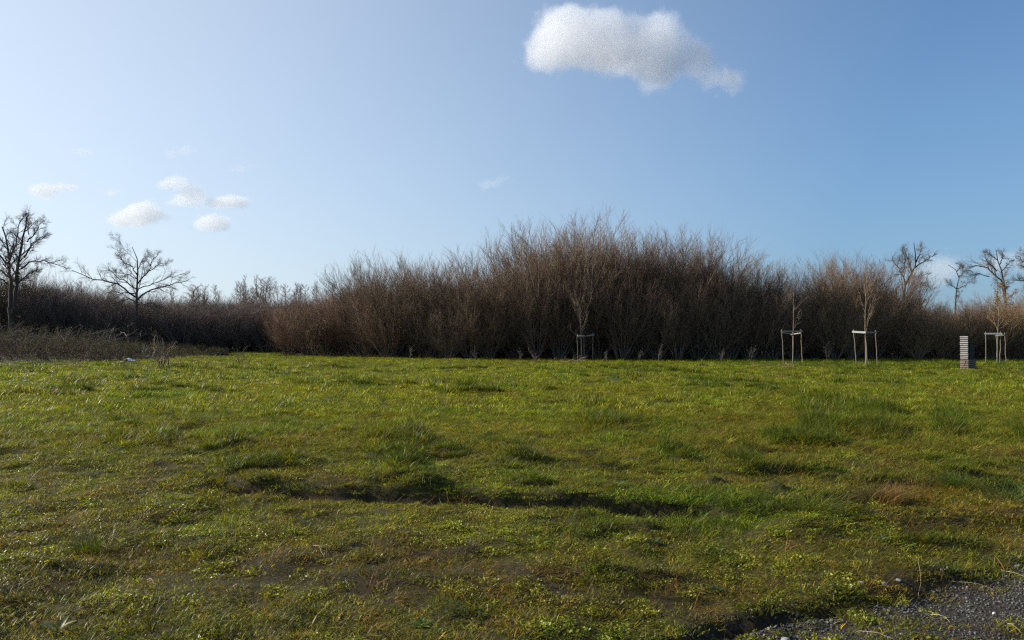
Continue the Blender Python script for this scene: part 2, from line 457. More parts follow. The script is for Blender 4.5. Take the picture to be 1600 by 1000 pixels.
# ---- proto meshes of bare shrubs and trees (trunk mesh, crown mesh)
def shrub_proto(name, seed, H=7.5, stems=12, spread=(4, 34), n1=12, n2=7, n3=4, red=M_TWIG, r0=.05, twig=.009, wob=.03, tw_ang=(12, 32), up=.055, base_r=.4):
    rng = np.random.default_rng(seed)
    phi = np.linspace(0, 2 * np.pi, stems, endpoint=False) * 2.4 + rng.uniform(-.3, .3, stems)
    tilt = np.radians(spread[0] + (spread[1] - spread[0]) * np.sqrt(rng.random(stems)))
    D = np.stack([np.sin(tilt) * np.cos(phi), np.sin(tilt) * np.sin(phi), np.cos(tilt)], 1)
    P0 = np.stack([np.cos(phi) * base_r * rng.random(stems), np.sin(phi) * base_r * rng.random(stems), np.full(stems, -.15)], 1)
    L = H * rng.uniform(.66, .80, stems)
    S, Rs = grow(rng, P0, D, L, np.full(stems, r0) * rng.uniform(.7, 1.2, stems), 9, wob, .028, .22)
    A, Ra = kids(rng, S, Rs, n1, .10, .96, (14, 40), .40, .5, 6, wob * 1.4, up, .30, .35, .010)
    B, Rb = kids(rng, A, Ra, n2, .12, .95, (14, 40), .44, .6, 4, .045, up, .25, .4, .0062)
    C, Rc = kids(rng, B, Rb, n3, .15, 1.0, tw_ang, .62, .8, 3, .045, up, .1, .6, twig * .42, .22)
    top = np.percentile(C[:, -1, 2], 99.3)
    f = H / top
    for a_ in (S, A, B, C): a_ *= f
    trunk = mesh_from(name + '_stems', *join([tubes(S, Rs, 5)]), [M_BARK], True)
    crown = mesh_from(name + '_twigs', *join([tubes(A, Ra, 4), tubes(B, Rb, 3), tubes(C, Rc, 3)]), [red])
    return trunk, crown

def pole_tree_proto(name, seed, H=9.0, mat=M_TWIG, n1=46, n2=8, ang=(18, 38), lenr=.26, r0=.045, n3=3):
    rng = np.random.default_rng(seed)
    S, Rs = grow(rng, np.array([[0, 0, -.1]]), np.array([[.02, .01, 1.]]), np.array([H]), np.array([r0]), 12, .025, .02, .1)
    A, Ra = kids(rng, S, Rs, n1, .12, .97, ang, lenr, .45, 5, .05, .05, .78, .35, .008)
    B, Rb = kids(rng, A, Ra, n2, .15, 1.0, (16, 36), .4, .6, 3, .05, .05, .3, .4, .006, .10)
    C, Rc = kids(rng, B, Rb, n3, .2, 1.0, (15, 35), .5, .8, 2, .04, .03, .2, .6, .005, .10)
    trunk = mesh_from(name + '_stem', *tubes(S, Rs, 6), [M_BARK], True)
    crown = mesh_from(name + '_twigs', *join([tubes(A, Ra, 4), tubes(B, Rb, 3), tubes(C, Rc, 3)]), [mat])
    return trunk, crown

PROTO = {}
PROTO['fan_a'] = shrub_proto('fan_a', 1, 7.5, 17, (2, 34))
PROTO['fan_b'] = shrub_proto('fan_b', 2, 7.5, 19, (3, 40), red=M_TWIG)
PROTO['fan_c'] = shrub_proto('fan_c', 3, 7.5, 15, (2, 28), red=M_TWIG_RED)
PROTO['fan_d'] = shrub_proto('fan_d', 4, 7.5, 14, (2, 22), n1=14, red=M_TWIG, up=.08)
PROTO['rust'] = shrub_proto('rust', 5, 7.5, 14, (4, 38), red=M_TWIG_RED, wob=.07)
PROTO['tan'] = shrub_proto('tan', 6, 7.5, 14, (4, 42), red=M_TWIG_TAN, wob=.07)
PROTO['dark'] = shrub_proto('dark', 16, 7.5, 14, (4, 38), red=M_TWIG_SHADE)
PROTO['low'] = shrub_proto('low', 7, 3.2, 16, (8, 62), 8, 6, 4, M_TWIG, .025, .009, .10, (20, 60), .02, .6)
PROTO['low_red'] = shrub_proto('low_red', 8, 3.0, 18, (8, 60), 8, 6, 3, M_TWIG_RED, .02, .009, .10, (20, 60), .02, .7)
PROTO['pole_a'] = pole_tree_proto('pole_a', 9)
PROTO['pole_b'] = pole_tree_proto('pole_b', 10, mat=M_TWIG_RED, n1=38, ang=(14, 28))
PROTO['pole_c'] = pole_tree_proto('pole_c', 12, n1=54, ang=(25, 50), lenr=.27)

def plant(name, key, loc, H, rz, label, cat, group=None, base_h=7.5, wide=1.0):
    s = H / base_h
    e = empty(name, loc, rz, (s * wide, s * wide, s))
    props(e, label, cat, group)
    t, c = PROTO[key]
    obj('stems' if 'pole' not in key else 'trunk', t, e)
    obj('crown', c, e)
    return e

# top of the thicket against the sky, read off the photograph (column, row)
ENV = np.array([(-700, 440), (0, 436), (60, 432), (100, 445), (150, 450), (200, 458), (300, 464), (350, 462), (430, 468), (520, 466), (540, 430), (570, 412), (610, 400), (650, 402), (680, 408), (700, 404),
                (730, 394), (770, 397), (800, 388), (830, 364), (870, 348), (900, 342), (940, 352), (975, 368), (1000, 368), (1040, 364), (1080, 374), (1120, 394), (1160, 404), (1200, 420), (1220, 436), (1240, 456),
                (1262, 424), (1290, 404), (1330, 402), (1380, 406), (1405, 432), (1430, 450), (1470, 455), (1500, 448), (1540, 446), (1600, 446), (2300, 440)])
def env_h(px, d): return (HOR - np.interp(px, ENV[:, 0], ENV[:, 1])) / F * d + CAMH

# distinctive shrubs of the front row: column, metres behind the front line, top row, proto, label
FRONT = [
 (455, 1.5, 470, 'rust', 'short dense reddish bare shrub at the thicket corner beside the grass gap', 1.0),
 (500, 1.8, 468, 'low_red', 'low twiggy shrub between the corner shrub and the big round fan shrub', 1.0),
 (612, 1.2, 398, 'fan_b', 'large rounded fan-shaped bare shrub, first tall one right of the low corner', 1.0),
 (690, 3.2, 406, 'fan_c', 'bare shrub just right of the rounded fan shrub, slightly lower and browner', 1.0),
 (742, 3.0, 392, 'fan_a', 'grey bare shrub on the rising shoulder of the thicket left of its highest crown', 1.0),
 (802, 4.0, 386, 'fan_d', 'upright bare shrub tucked against the left flank of the highest crown', 1.0),
 (868, 3.8, 346, 'fan_a', 'tallest bare tree of the thicket, left half of the domed crown behind the broad sapling', 1.1),
 (918, 3.4, 340, 'fan_b', 'tall fan-branched bare tree at the peak of the thicket behind the broad sapling', .95),
 (966, 5.0, 360, 'fan_d', 'tall narrow bare tree closing the right side of the highest crown', 1.0),
 (1008, 4.0, 366, 'fan_c', 'upright bare tree left of the second dome of the thicket', 1.0),
 (1050, 4.0, 362, 'fan_a', 'bare tree topping the second dome of the thicket', 1.0),
 (1096, 3.5, 376, 'fan_c', 'purplish bare shrub on the falling right slope of the second dome', 1.0),
 (1142, 3.0, 396, 'fan_d', 'bare shrub halfway down the right slope of the thicket', 1.0),
 (1190, 2.0, 412, 'fan_b', 'wide spreading bare shrub at the right end of the tall thicket before the dip', 1.0),
 (1284, 3.5, 404, 'fan_a', 'loose airy bare tree just right of the dip in the thicket', 1.0),
 (1322, 5.0, 402, 'fan_d', 'thin-topped bare tree behind and left of the third staked sapling', 1.0),
 (1372, 4.5, 404, 'fan_b', 'wide bare tree behind and right of the third staked sapling', 1.0),
 (1330, 0.8, 480, 'tan', 'leaning orange-brown shrub right behind the third staked sapling', 1.0),
 (1432, 1.5, 456, 'tan', 'rounded orange-brown shrub between third stakes and the stone pillar', 1.0),
 (1492, 1.2, 462, 'tan', 'bushy russet shrub directly behind the stone pillar', 1.0),
 (1552, 1.0, 452, 'tan', 'tawny shrub behind the staked sapling at the right end', 1.0),
 (1602, 1.0, 446, 'tan', 'tawny shrub cut by the right edge of the view', 1.0),
 (1240, 1.5, 462, 'rust', 'lower rusty shrub filling the dip behind the second staked sapling', 1.0),
]
r = random.Random(5)
for i, (px, back, top, key, lab, wd) in enumerate(FRONT):
    d = 60.0
    for _ in range(6): d = .5 * d + .5 * float(hedge_y((px - 800) / F * d))
    d += back
    x = (px - 800) / F * d
    H = ((HOR - top) / F * d + CAMH)
    if key.startswith('low'): plant('bare_shrub', key, (x, d, 0), H, r.uniform(0, 6.28), lab, 'shrub', 'bare trees and shrubs of the thicket front', 3.0, wd)
    else: plant('bare_shrub' if H < 8.8 else 'bare_tree', key, (x, d, 0), H, r.uniform(0, 6.28), lab, 'shrub' if H < 8.8 else 'tree', 'bare trees and shrubs of the thicket front', 7.5, wd)

# second row, rising behind the front shrubs
for px, back, top, key in [(566, 3.0, 412, 'fan_a'), (588, 3.4, 402, 'fan_d'), (640, 3.2, 399, 'fan_a'), (662, 4.4, 404, 'fan_d'), (716, 5.0, 402, 'fan_b'), (770, 5.0, 395, 'fan_b'),
                           (836, 5.6, 360, 'fan_b'), (852, 4.6, 352, 'fan_d'), (892, 5.2, 342, 'fan_a'), (940, 5.0, 349, 'fan_b'), (986, 5.6, 365, 'fan_a'), (1030, 5.4, 364, 'fan_b'), (1074, 5.2, 368, 'fan_a'),
                           (1120, 4.8, 386, 'fan_b'), (1166, 4.2, 402, 'fan_a'), (1206, 3.6, 420, 'fan_d'), (1268, 4.6, 418, 'fan_b'), (1300, 5.4, 402, 'fan_b'), (1346, 5.8, 402, 'fan_a'), (1392, 5.2, 412, 'fan_a')]:
    d = 60.0
    for _ in range(6): d = .5 * d + .5 * float(hedge_y((px - 800) / F * d))
    d += back
    plant('bare_tree', key, ((px - 800) / F * d, d, 0), (HOR - top) / F * d + CAMH, r.uniform(0, 6.28), 'bare tree of the second row rising over the front shrubs of the thicket', 'tree', 'second row of bare trees in the thicket', 7.5, .95)

# front fill-in shrubs: alike, packed, not told apart in the photograph
px = -330
while px < 1990:
    d = 60.0 if px > 429 else 78.0
    for _ in range(6): d = .5 * d + .5 * float(hedge_y((px - 800) / F * d))
    d += r.uniform(.4, 2.6)
    H = env_h(px, d) * r.uniform(.45, .74)
    key = r.choice(['rust', 'fan_c', 'fan_b', 'rust']) if px < 1240 else r.choice(['tan', 'tan', 'rust'])
    if px < 535: H = env_h(px, d) * r.uniform(.8, 1.02)
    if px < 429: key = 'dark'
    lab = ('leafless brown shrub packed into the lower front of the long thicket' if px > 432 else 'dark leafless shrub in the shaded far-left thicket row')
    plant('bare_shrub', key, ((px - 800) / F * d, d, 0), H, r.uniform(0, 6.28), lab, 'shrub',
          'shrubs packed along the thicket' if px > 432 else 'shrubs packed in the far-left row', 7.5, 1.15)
    px += r.uniform(26, 38)

# slim trees standing above the low left-hand row
for px, top, key in [(368, 440, 'pole_a'), (384, 428, 'pole_b'), (404, 430, 'pole_a'), (447, 442, 'pole_b'), (471, 446, 'pole_a'), (508, 452, 'pole_b')]:
    d = 88 if px < 432 else 80
    H = (HOR - top) / F * d + CAMH
    plant('slim_tree', key, ((px - 800) / F * d, d, 0), H, r.uniform(0, 6.28), 'slim bare upright tree poking above the low left thicket', 'tree', 'slim trees above the low thicket', 9.0, 1.0)
for px in sorted(r.choice([r.uniform(90, 560), r.gauss(385, 22), r.gauss(470, 35), r.gauss(300, 30)]) for _ in range(44)):
    d = r.uniform(84, 95)
    H = (HOR - (r.uniform(436, 462) if px < 350 or px > 425 else r.uniform(428, 456))) / F * d + CAMH
    plant('slim_tree', r.choice(['pole_a', 'pole_b', 'pole_c']), ((px - 800) / F * d, d, 0), H, r.uniform(0, 6.28), 'hazy slim bare tree in the far row behind the left thicket', 'tree', 'hazy far row of slim trees', 9.0, r.uniform(1.3, 2.4))

# ------------------------------------------------------------------ geometry-node scatter
def scatter(name, pts, rot, scl, idx, col, protos, label, cat=None):
    c = bpy.data.collections.new(name + '_library')
    for i, me in enumerate(protos):
        o = bpy.data.objects.new('%s_element_%02d' % (name, i), me); c.objects.link(o)
    me = mesh_from(name, pts, [], [], False, None)
    def A(n, t, d):
        a = me.attributes.new(n, t, 'POINT')
        a.data.foreach_set('value' if t in ('INT', 'FLOAT') else 'vector', np.ascontiguousarray(d, dtype=np.int32 if t == 'INT' else np.float32).ravel())
    A('rot', 'FLOAT_VECTOR', rot); A('scl', 'FLOAT_VECTOR', scl); A('idx', 'INT', idx); A('col', 'FLOAT_VECTOR', col)
    o = obj(name, me)
    g = bpy.data.node_groups.new(name + '_scatter', 'GeometryNodeTree')
    g.interface.new_socket('Geometry', in_out='INPUT', socket_type='NodeSocketGeometry')
    g.interface.new_socket('Geometry', in_out='OUTPUT', socket_type='NodeSocketGeometry')
    gi = g.nodes.new('NodeGroupInput'); go = g.nodes.new('NodeGroupOutput')
    iop = g.nodes.new('GeometryNodeInstanceOnPoints')
    ci = g.nodes.new('GeometryNodeCollectionInfo'); ci.inputs['Collection'].default_value = c
    ci.inputs['Separate Children'].default_value = True; ci.inputs['Reset Children'].default_value = True
    def na(n, t):
        q = g.nodes.new('GeometryNodeInputNamedAttribute'); q.data_type = t; q.inputs['Name'].default_value = n; return q.outputs[0]
    e2r = g.nodes.new('FunctionNodeEulerToRotation')
    L = g.links.new
    L(gi.outputs[0], iop.inputs['Points']); L(ci.outputs[0], iop.inputs['Instance'])
    iop.inputs['Pick Instance'].default_value = True
    L(na('idx', 'INT'), iop.inputs['Instance Index'])
    L(na('rot', 'FLOAT_VECTOR'), e2r.inputs[0]); L(e2r.outputs[0], iop.inputs['Rotation'])
    L(na('scl', 'FLOAT_VECTOR'), iop.inputs['Scale'])
    L(iop.outputs[0], go.inputs[0])
    md = o.modifiers.new('scatter', 'NODES'); md.node_group = g
    props(o, label, cat, None, 'stuff')
    return o

# the depth of the thicket behind its front row
def thicket():
    rng = np.random.default_rng(21)
    P, S, I = [], [], []
    keys = ['fan_a', 'fan_b', 'fan_c', 'rust', 'tan', 'dark']
    for row in range(8):
        x = -75.0
        while x < 75:
            x += rng.uniform(1.7, 3.0)
            d = float(hedge_y(x)) + 3.2 + row * 2.1 + rng.uniform(-.9, .9)
            px = x / d * F + 800
            H = float(env_h(px, d))
            k = 'tan' if (px > 1240 and rng.random() < .6) else keys[rng.integers(0, 5)]
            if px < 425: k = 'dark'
            H *= (rng.uniform(.60, .81) if px > 535 else rng.uniform(.86, 1.0))
            P.append((x, d, 0)); S.append((H / 7.5 * 1.15,) * 2 + (H / 7.5,)); I.append(keys.index(k))
    n = len(P)
    protos = []
    for k in keys:
        t, c = PROTO[k]
        vt = np.empty(len(t.vertices) * 3, np.float32); t.vertices.foreach_get('co', vt)
        vc = np.empty(len(c.vertices) * 3, np.float32); c.vertices.foreach_get('co', vc)
        ft = np.empty(len(t.polygons) * 4, np.int32); t.loops.foreach_get('vertex_index', ft)
        fc = np.empty(len(c.polygons) * 4, np.int32); c.loops.foreach_get('vertex_index', fc)
        V, Fq = join([(vt.reshape(-1, 3), ft.reshape(-1, 4)), (vc.reshape(-1, 3), fc.reshape(-1, 4))])
        protos.append(mesh_from('thicket_' + k, V, Fq, [c.materials[0]]))
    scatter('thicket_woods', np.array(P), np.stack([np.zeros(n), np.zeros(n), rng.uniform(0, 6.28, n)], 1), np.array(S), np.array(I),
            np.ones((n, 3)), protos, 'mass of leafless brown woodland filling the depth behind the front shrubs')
thicket()

# ------------------------------------------------------------------ hand-read trees
def limb_tree(name, label, D, px0, base_row, scale, org, limbs, r_main, mat, seed, n=(7, 6, 5), lenr=(.5, .5, .5), wob=.12, extra=6, twig=.008, ang=(30, 65), up=.03, cat='tree', k3=4):
    """limbs: polylines in enlarged-crop coordinates, first = trunk. org = crop origin, scale = crop enlargement"""
    rng = np.random.default_rng(seed)
    bx = (px0 - 800) / F * D
    def W(p): return ((org[0] + p[0] / scale - 800) / F * D - bx, 0, (HOR - (org[1] + p[1] / scale)) / F * D + CAMH)
    paths, radii = [], []
    for li, lim in enumerate(limbs):
        pts = [W(p) for p in lim['p']]
        off = lim.get('y', rng.uniform(-1, 1) * 0.35)
        L = sum(math.dist(pts[i], pts[i + 1]) for i in range(len(pts) - 1))
        y0 = lim.get('y0', 0)
        q = np.array(pts, float)
        tt = np.linspace(0, 1, len(q))
        q[:, 1] = y0 + off * L * tt
        pth = limb_to_path(q, 10)
        if li: pth[1:] += rng.normal(size=(9, 3)) * .035 * min(L, 4) * .5
        ra = lim['r'] * (.72 if D > 85 else .88)
        paths.append(pth); radii.append(ra * (1 - (1 - lim.get('tip', .3)) * np.linspace(0, 1, 10)))
    P = np.array(paths); Rd = np.array(radii)
    P[0, 0, 2] = -.2
    if extra:   # limbs that come towards and away from the viewer
        E, Re = kids(rng, P[:1], Rd[:1], extra, .42, .95, (40, 70), .42, .4, 10, .08, .03, .3, .3)
        E[:, :, 0] = E[:, :1, 0] + (E[:, :, 0] - E[:, :1, 0]) * .45
        P = np.concatenate([P, E]); Rd = np.concatenate([Rd, Re])
    A, Ra = kids(rng, P[1:], Rd[1:], n[0], .22, .98, ang, lenr[0], .55, 6, wob, up, .45, .35, twig * 1.6)
    B, Rb = kids(rng, A, Ra, n[1], .15, .98, ang, lenr[1], .6, k3, wob, up, .25, .4, twig * .9)
    C, Rc = kids(rng, B, Rb, n[2], .2, 1.0, ang, lenr[2], .7, 3, wob * .6, up, .1, .5, twig * .6, .32)
    e = empty(name, (bx, D, 0))
    props(e, label, cat)
    obj('trunk', mesh_from(name + '_trunk', *tubes(P[:1], Rd[:1], 10), [M_BARK_DARK], True), e)
    for j in range(1, len(P)):
        obj('limb', mesh_from(name + '_limb', *tubes(P[j:j + 1], Rd[j:j + 1], 7), [M_BARK_DARK], True), e)
    obj('crown', mesh_from(name + '_crown', *join([tubes(A, Ra, 4), tubes(B, Rb, 3), tubes(C, Rc, 3)]), [mat]), e)
    return e

S1, O1 = 3.3325, (0, 300)
limb_tree('spreading_oak', 'wide-spreading bare oak standing free above the low left thicket', 79, 213, 545, S1, O1, [
    dict(p=[(713, 900), (712, 700), (710, 560), (712, 440), (716, 340), (708, 290), (682, 240)], r=.26, tip=.12, y=0),
    dict(p=[(710, 560), (670, 535), (620, 545), (560, 560), (525, 550)], r=.09, y=.3),
    dict(p=[(708, 525), (640, 470), (580, 440), (500, 425), (440, 402), (395, 375)], r=.11, y=-.2),
    dict(p=[(710, 480), (650, 440), (590, 415), (548, 375), (520, 345)], r=.09, y=.25),
    dict(p=[(712, 400), (690, 355), (650, 330), (620, 292)], r=.07, y=-.2),
    dict(p=[(712, 540), (760, 500), (805, 468), (860, 462), (910, 440), (965, 425)], r=.11, y=.2),
    dict(p=[(714, 450), (750, 410), (790, 365), (812, 320), (850, 290)], r=.09, y=-.25),
    dict(p=[(780, 375), (820, 340), (880, 328)], r=.05, y=.2),
    dict(p=[(715, 370), (735, 310), (760, 275)], r=.05, y=.25),
    dict(p=[(712, 570), (760, 560), (810, 560), (860, 575)], r=.07, y=-.3),
    dict(p=[(706, 500), (620, 500), (540, 490), (480, 500)], r=.08, y=.45),
    dict(p=[(715, 480), (800, 440), (880, 400), (930, 380)], r=.07, y=.45),
    dict(p=[(712, 420), (670, 400), (600, 385)], r=.06, y=-.5),
], .26, M_TWIG_DARK, 31, (11, 7, 5), (.34, .42, .45), .08, 4, ang=(25, 52)).scale = (.95, .95, .925)

limb_tree('twin_stem_tree', 'tall twin-stemmed bare tree at the far left edge', 76, 20, 515, S1, O1, [
    dict(p=[(62, 900), (64, 760), (58, 660), (50, 600)], r=.34, tip=.75, y=0),
    dict(p=[(52, 620), (40, 480), (28, 360), (10, 250), (-20, 180)], r=.22, y=.1),
    dict(p=[(62, 640), (85, 520), (98, 420), (118, 340), (140, 240), (165, 130)], r=.22, y=-.1),
    dict(p=[(28, 380), (60, 280), (65, 190), (75, 120)], r=.12, y=.2),
    dict(p=[(30, 380), (-30, 300), (-90, 210)], r=.12, y=.1),
    dict(p=[(105, 400), (140, 362), (200, 352), (260, 370), (310, 395)], r=.09, y=.2),
    dict(p=[(120, 340), (170, 270), (215, 240), (265, 235)], r=.09, y=-.2),
    dict(p=[(135, 260), (180, 190), (200, 140)], r=.07, y=.2),
    dict(p=[(145, 220), (120, 150), (115, 115)], r=.06, y=.1),
    dict(p=[(100, 430), (75, 340), (70, 300)], r=.07, y=-.3),
    dict(p=[(40, 480), (-30, 420), (-90, 400)], r=.1, y=-.2),
    dict(p=[(92, 470), (150, 430), (215, 410)], r=.07, y=-.3),
], .34, M_TWIG_DARK, 33, (11, 8, 6), (.34, .42, .45), .08, 3, ang=(25, 50))

S2, O2 = 3.5714, (1250, 340)
limb_tree('knotty_tree', 'knotty bare tree with a round tufted top above the thicket on the right', 96, 1412, 470, S2, O2, [
    dict(p=[(575, 700), (578, 480), (588, 380), (625, 315), (650, 262), (648, 180), (640, 140)], r=.34, tip=.15, y=0),
    dict(p=[(590, 380), (578, 300), (545, 250), (528, 210)], r=.15, y=.2),
    dict(p=[(578, 310), (585, 240), (560, 165)], r=.1, y=-.2),
    dict(p=[(625, 310), (620, 240), (600, 170)], r=.13, y=.2),
    dict(p=[(645, 280), (690, 245), (745, 205)], r=.13, y=-.2),
    dict(p=[(650, 250), (685, 190), (700, 145)], r=.12, y=.2),
    dict(p=[(605, 335), (660, 325), (700, 318)], r=.07, y=-.3),
], .34, M_TWIG_DARK, 35, (9, 6, 6), (.40, .45, .5), .06, 3, ang=(28, 60), up=0.01, twig=.008)
limb_tree('crooked_tree', 'crooked bare tree with a high right-hand crown above the thicket near the right edge', 94, 1571, 470, S2, O2, [
    dict(p=[(1148, 700), (1148, 460), (1146, 380), (1130, 300), (1105, 230), (1100, 180)], r=.30, tip=.15, y=0),
    dict(p=[(1144, 370), (1100, 320), (1060, 275), (1000, 262), (960, 280)], r=.14, y=.2),
    dict(p=[(1128, 300), (1160, 265), (1172, 235)], r=.09, y=-.2),
    dict(p=[(1120, 260), (1145, 210), (1140, 175)], r=.1, y=.2),
    dict(p=[(1100, 300), (1040, 240), (1010, 200)], r=.1, y=-.2),
    dict(p=[(1110, 240), (1070, 200), (1050, 180)], r=.08, y=.2),
    dict(p=[(1060, 330), (1000, 310), (940, 330)], r=.08, y=.2),
], .3, M_TWIG_DARK, 36, (9, 6, 6), (.40, .45, .5), .06, 2, ang=(28, 60), up=0.01, twig=.008)
limb_tree('leaning_tree', 'lower leaning bare tree left of the crooked one above the thicket', 92, 1500, 470, S2, O2, [
    dict(p=[(860, 700), (870, 460), (875, 400), (893, 330), (870, 285), (830, 262)], r=.2, tip=.15, y=0),
    dict(p=[(890, 335), (920, 300), (950, 290), (985, 300)], r=.08, y=.2),
    dict(p=[(880, 300), (895, 275), (880, 255)], r=.08, y=-.2),
    dict(p=[(873, 395), (840, 370), (830, 350)], r=.08, y=.2),
    dict(p=[(875, 400), (930, 380), (980, 340)], r=.08, y=.2),
], .2, M_TWIG_DARK, 37, (9, 6, 5), (.40, .45, .5), .06, 2, ang=(28, 60), up=0.01, twig=.008)
limb_tree('edge_tree', 'bare tree half cut off by the right edge, its crown reaching in', 90, 1625, 470, S2, O2, [
    dict(p=[(1340, 700), (1335, 460), (1320, 360), (1310, 290), (1290, 220)], r=.26, tip=.15, y=0),
    dict(p=[(1325, 370), (1260, 350), (1190, 345)], r=.1, y=.2),
    dict(p=[(1310, 300), (1260, 290), (1220, 260)], r=.1, y=-.2),
    dict(p=[(1315, 320), (1380, 270), (1420, 230)], r=.1, y=.2),
    dict(p=[(1300, 260), (1250, 240), (1235, 210)], r=.08, y=.2),
], .26, M_TWIG_DARK, 38, (9, 6, 6), (.40, .45, .5), .06, 2, ang=(28, 60), up=0.01, twig=.008)
limb_tree('stub_tree', 'short broken-topped bare tree right of the round-topped one', 90, 1430, 470, S2, O2, [
    dict(p=[(645, 700), (645, 480), (645, 400), (643, 350)], r=.14, tip=.4, y=0),
    dict(p=[(645, 400), (690, 380), (740, 385)], r=.06, y=.2),
    dict(p=[(645, 380), (675, 360), (700, 362)], r=.05, y=-.2),
], .2, M_TWIG_DARK, 39, (7, 5, 4), (.45, .5, .5), .15, 1, ang=(28, 60), up=0.01, twig=.008)

# ------------------------------------------------------------------ leaves helper
def leaf_cards(rng, centres, size, up_bias=.5, ns=1, vary=(.6, 1.4)):
    """small folded leaves (2 quads) round given points"""
    m = len(centres)
    n = rng.normal(size=(m, 3)); n[:, 2] = np.abs(n[:, 2]) + up_bias; n /= np.linalg.norm(n, axis=1, keepdims=True)
    a = np.cross(n, rng.normal(size=(m, 3))); a /= np.linalg.norm(a, axis=1, keepdims=True)
    b = np.cross(n, a)
    s = (size * rng.uniform(.6, 1.3, m))[:, None]
    p0 = centres - a * s * .5; p1 = centres + a * s * .5
    l = centres + b * s * .32 + n * s * .12; rr_ = centres - b * s * .32 + n * s * .12
    V = np.stack([p0, rr_, p1, l], 1).reshape(-1, 3)
    i = np.arange(m)[:, None] * 4
    Fq = np.concatenate([i + np.array([[0, 1, 2]]), i + np.array([[0, 2, 3]])])
    v = np.repeat(rng.uniform(vary[0], vary[1], (m, 1)) * (1 + rng.uniform(-.12, .12, (m, 3))), 4, axis=0)
    return V, Fq, v

# ivy-dark tree behind the twin-stemmed one
def ivy_tree(px, d, H, wid, seed, lab):
    rng = np.random.default_rng(seed)
    e = plant('ivy_clad_tree', 'fan_c', ((px - 800) / F * d, d, 0), H / .93, rng.uniform(0, 6), lab, 'tree', None, 7.5, .8)
    m = 5200
    u = rng.normal(size=(m, 3)); u /= np.linalg.norm(u, axis=1, keepdims=True)
    rad = rng.random(m) ** .4
    c = u * rad[:, None] * np.array([wid, wid * .8, H * .30]) * (1 + .5 * np.sin(u[:, :1] * 7 + u[:, 2:] * 5) * .5) + np.array([0, 0, H * .55])
    V, Fq, v = leaf_cards(rng, c, .16)
    me = mesh_from('ivy', V, Fq, [M_IVY], False, {'vary': ('FLOAT_VECTOR', v)})
    s = e.scale
    o = obj('ivy', me, e, (0, 0, 0), 0, (1 / s[0], 1 / s[1], 1 / s[2]))
ivy_tree(18, 82, 9.6, 2.4, 51, 'dark ivy-clad tree behind the twin-stemmed tree at the left edge')
ivy_tree(-30, 84, 9.0, 2.8, 52, 'broad dark ivy-clad tree just outside the left edge')
ivy_tree(62, 84, 8.0, 1.6, 53, 'small dark ivy-clad tree right of the twin-stemmed tree')

# ------------------------------------------------------------------ bramble scrub on the left
SCRUB = np.array([(-60, 42), (-40, 44), (-30.5, 47), (-26, 52), (-25, 58), (-24.8, 66), (-24.6, 69)])
def scrub():
    rng = np.random.default_rng(61)
    # arching stems
    P, I = [], []
    pts = []
    def front(px):  # metres to the front edge for a photo column
        return np.interp(px, [-500, 0, 160, 250, 350, 362], [44, 47, 49.5, 56, 68, 70])
    while len(pts) < 2300:
        px = rng.uniform(-500, 355); f = front(px); d = f + rng.random() ** 1.3 * min(20, 76 - f)
        pts.append(((px - 800) / F * d, d, px, d - f))
    pts = np.array(pts)
    n = len(pts)
    ph = rng.uniform(0, 6.28, n)
    t = np.radians(rng.uniform(5, 45, n))
    D0 = np.stack([np.sin(t) * np.cos(ph), np.sin(t) * np.sin(ph), np.cos(t)], 1)
    Hs = np.interp(pts[:, 2], [-500, 0, 60, 160, 190, 260, 355], [2.1, 2.0, 1.8, 1.4, 1.2, .9, .45]) * np.clip(.40 + pts[:, 3] * .09, .35, .85) * (.65 + .7 * fbm(pts[:, 0], pts[:, 1], 3.0, 3, 19.))
    L = Hs * rng.uniform(.9, 1.6, n)
    S, Rs = grow(rng, np.stack([pts[:, 0], pts[:, 1], np.full(n, -.05)], 1), D0, L, np.full(n, .012), 6, .10, -.10, .5)
    A, Ra = kids(rng, S, Rs, 7, .1, 1, (25, 70), .4, .7, 3, .12, -.02, .3, .5, .007, .15)
    B, Rb = kids(rng, A, Ra, 3, .1, 1, (25, 70), .5, .8, 2, .12, .0, .3, .5, .006, .12)
    V, Fq = join([tubes(S, Rs, 3), tubes(A, Ra, 3), tubes(B, Rb, 3)])
    props(obj('bramble_scrub', mesh_from('bramble_scrub', V, Fq, [M_SCRUB])), 'low purplish-brown bramble scrub along the left edge of the meadow', kind='stuff')
    # leaves on top
    tipz = S[:, -2:].reshape(-1, 3)
    sel = (tipz[:, 2] > np.repeat(Hs, 2) * .62)
    c = np.repeat(tipz[sel], 7, axis=0) + rng.normal(size=(sel.sum() * 7, 3)) * np.array([.16, .16, .09])
    V, Fq, v = leaf_cards(rng, c, .085, .8, vary=(.4, 1.7))
    props(obj('bramble_leaves', mesh_from('bramble_leaves', V, Fq, [M_BRAMBLE], False, {'vary': ('FLOAT_VECTOR', v)})), 'dull green bramble leaves over the top of the left scrub', kind='stuff')
scrub()

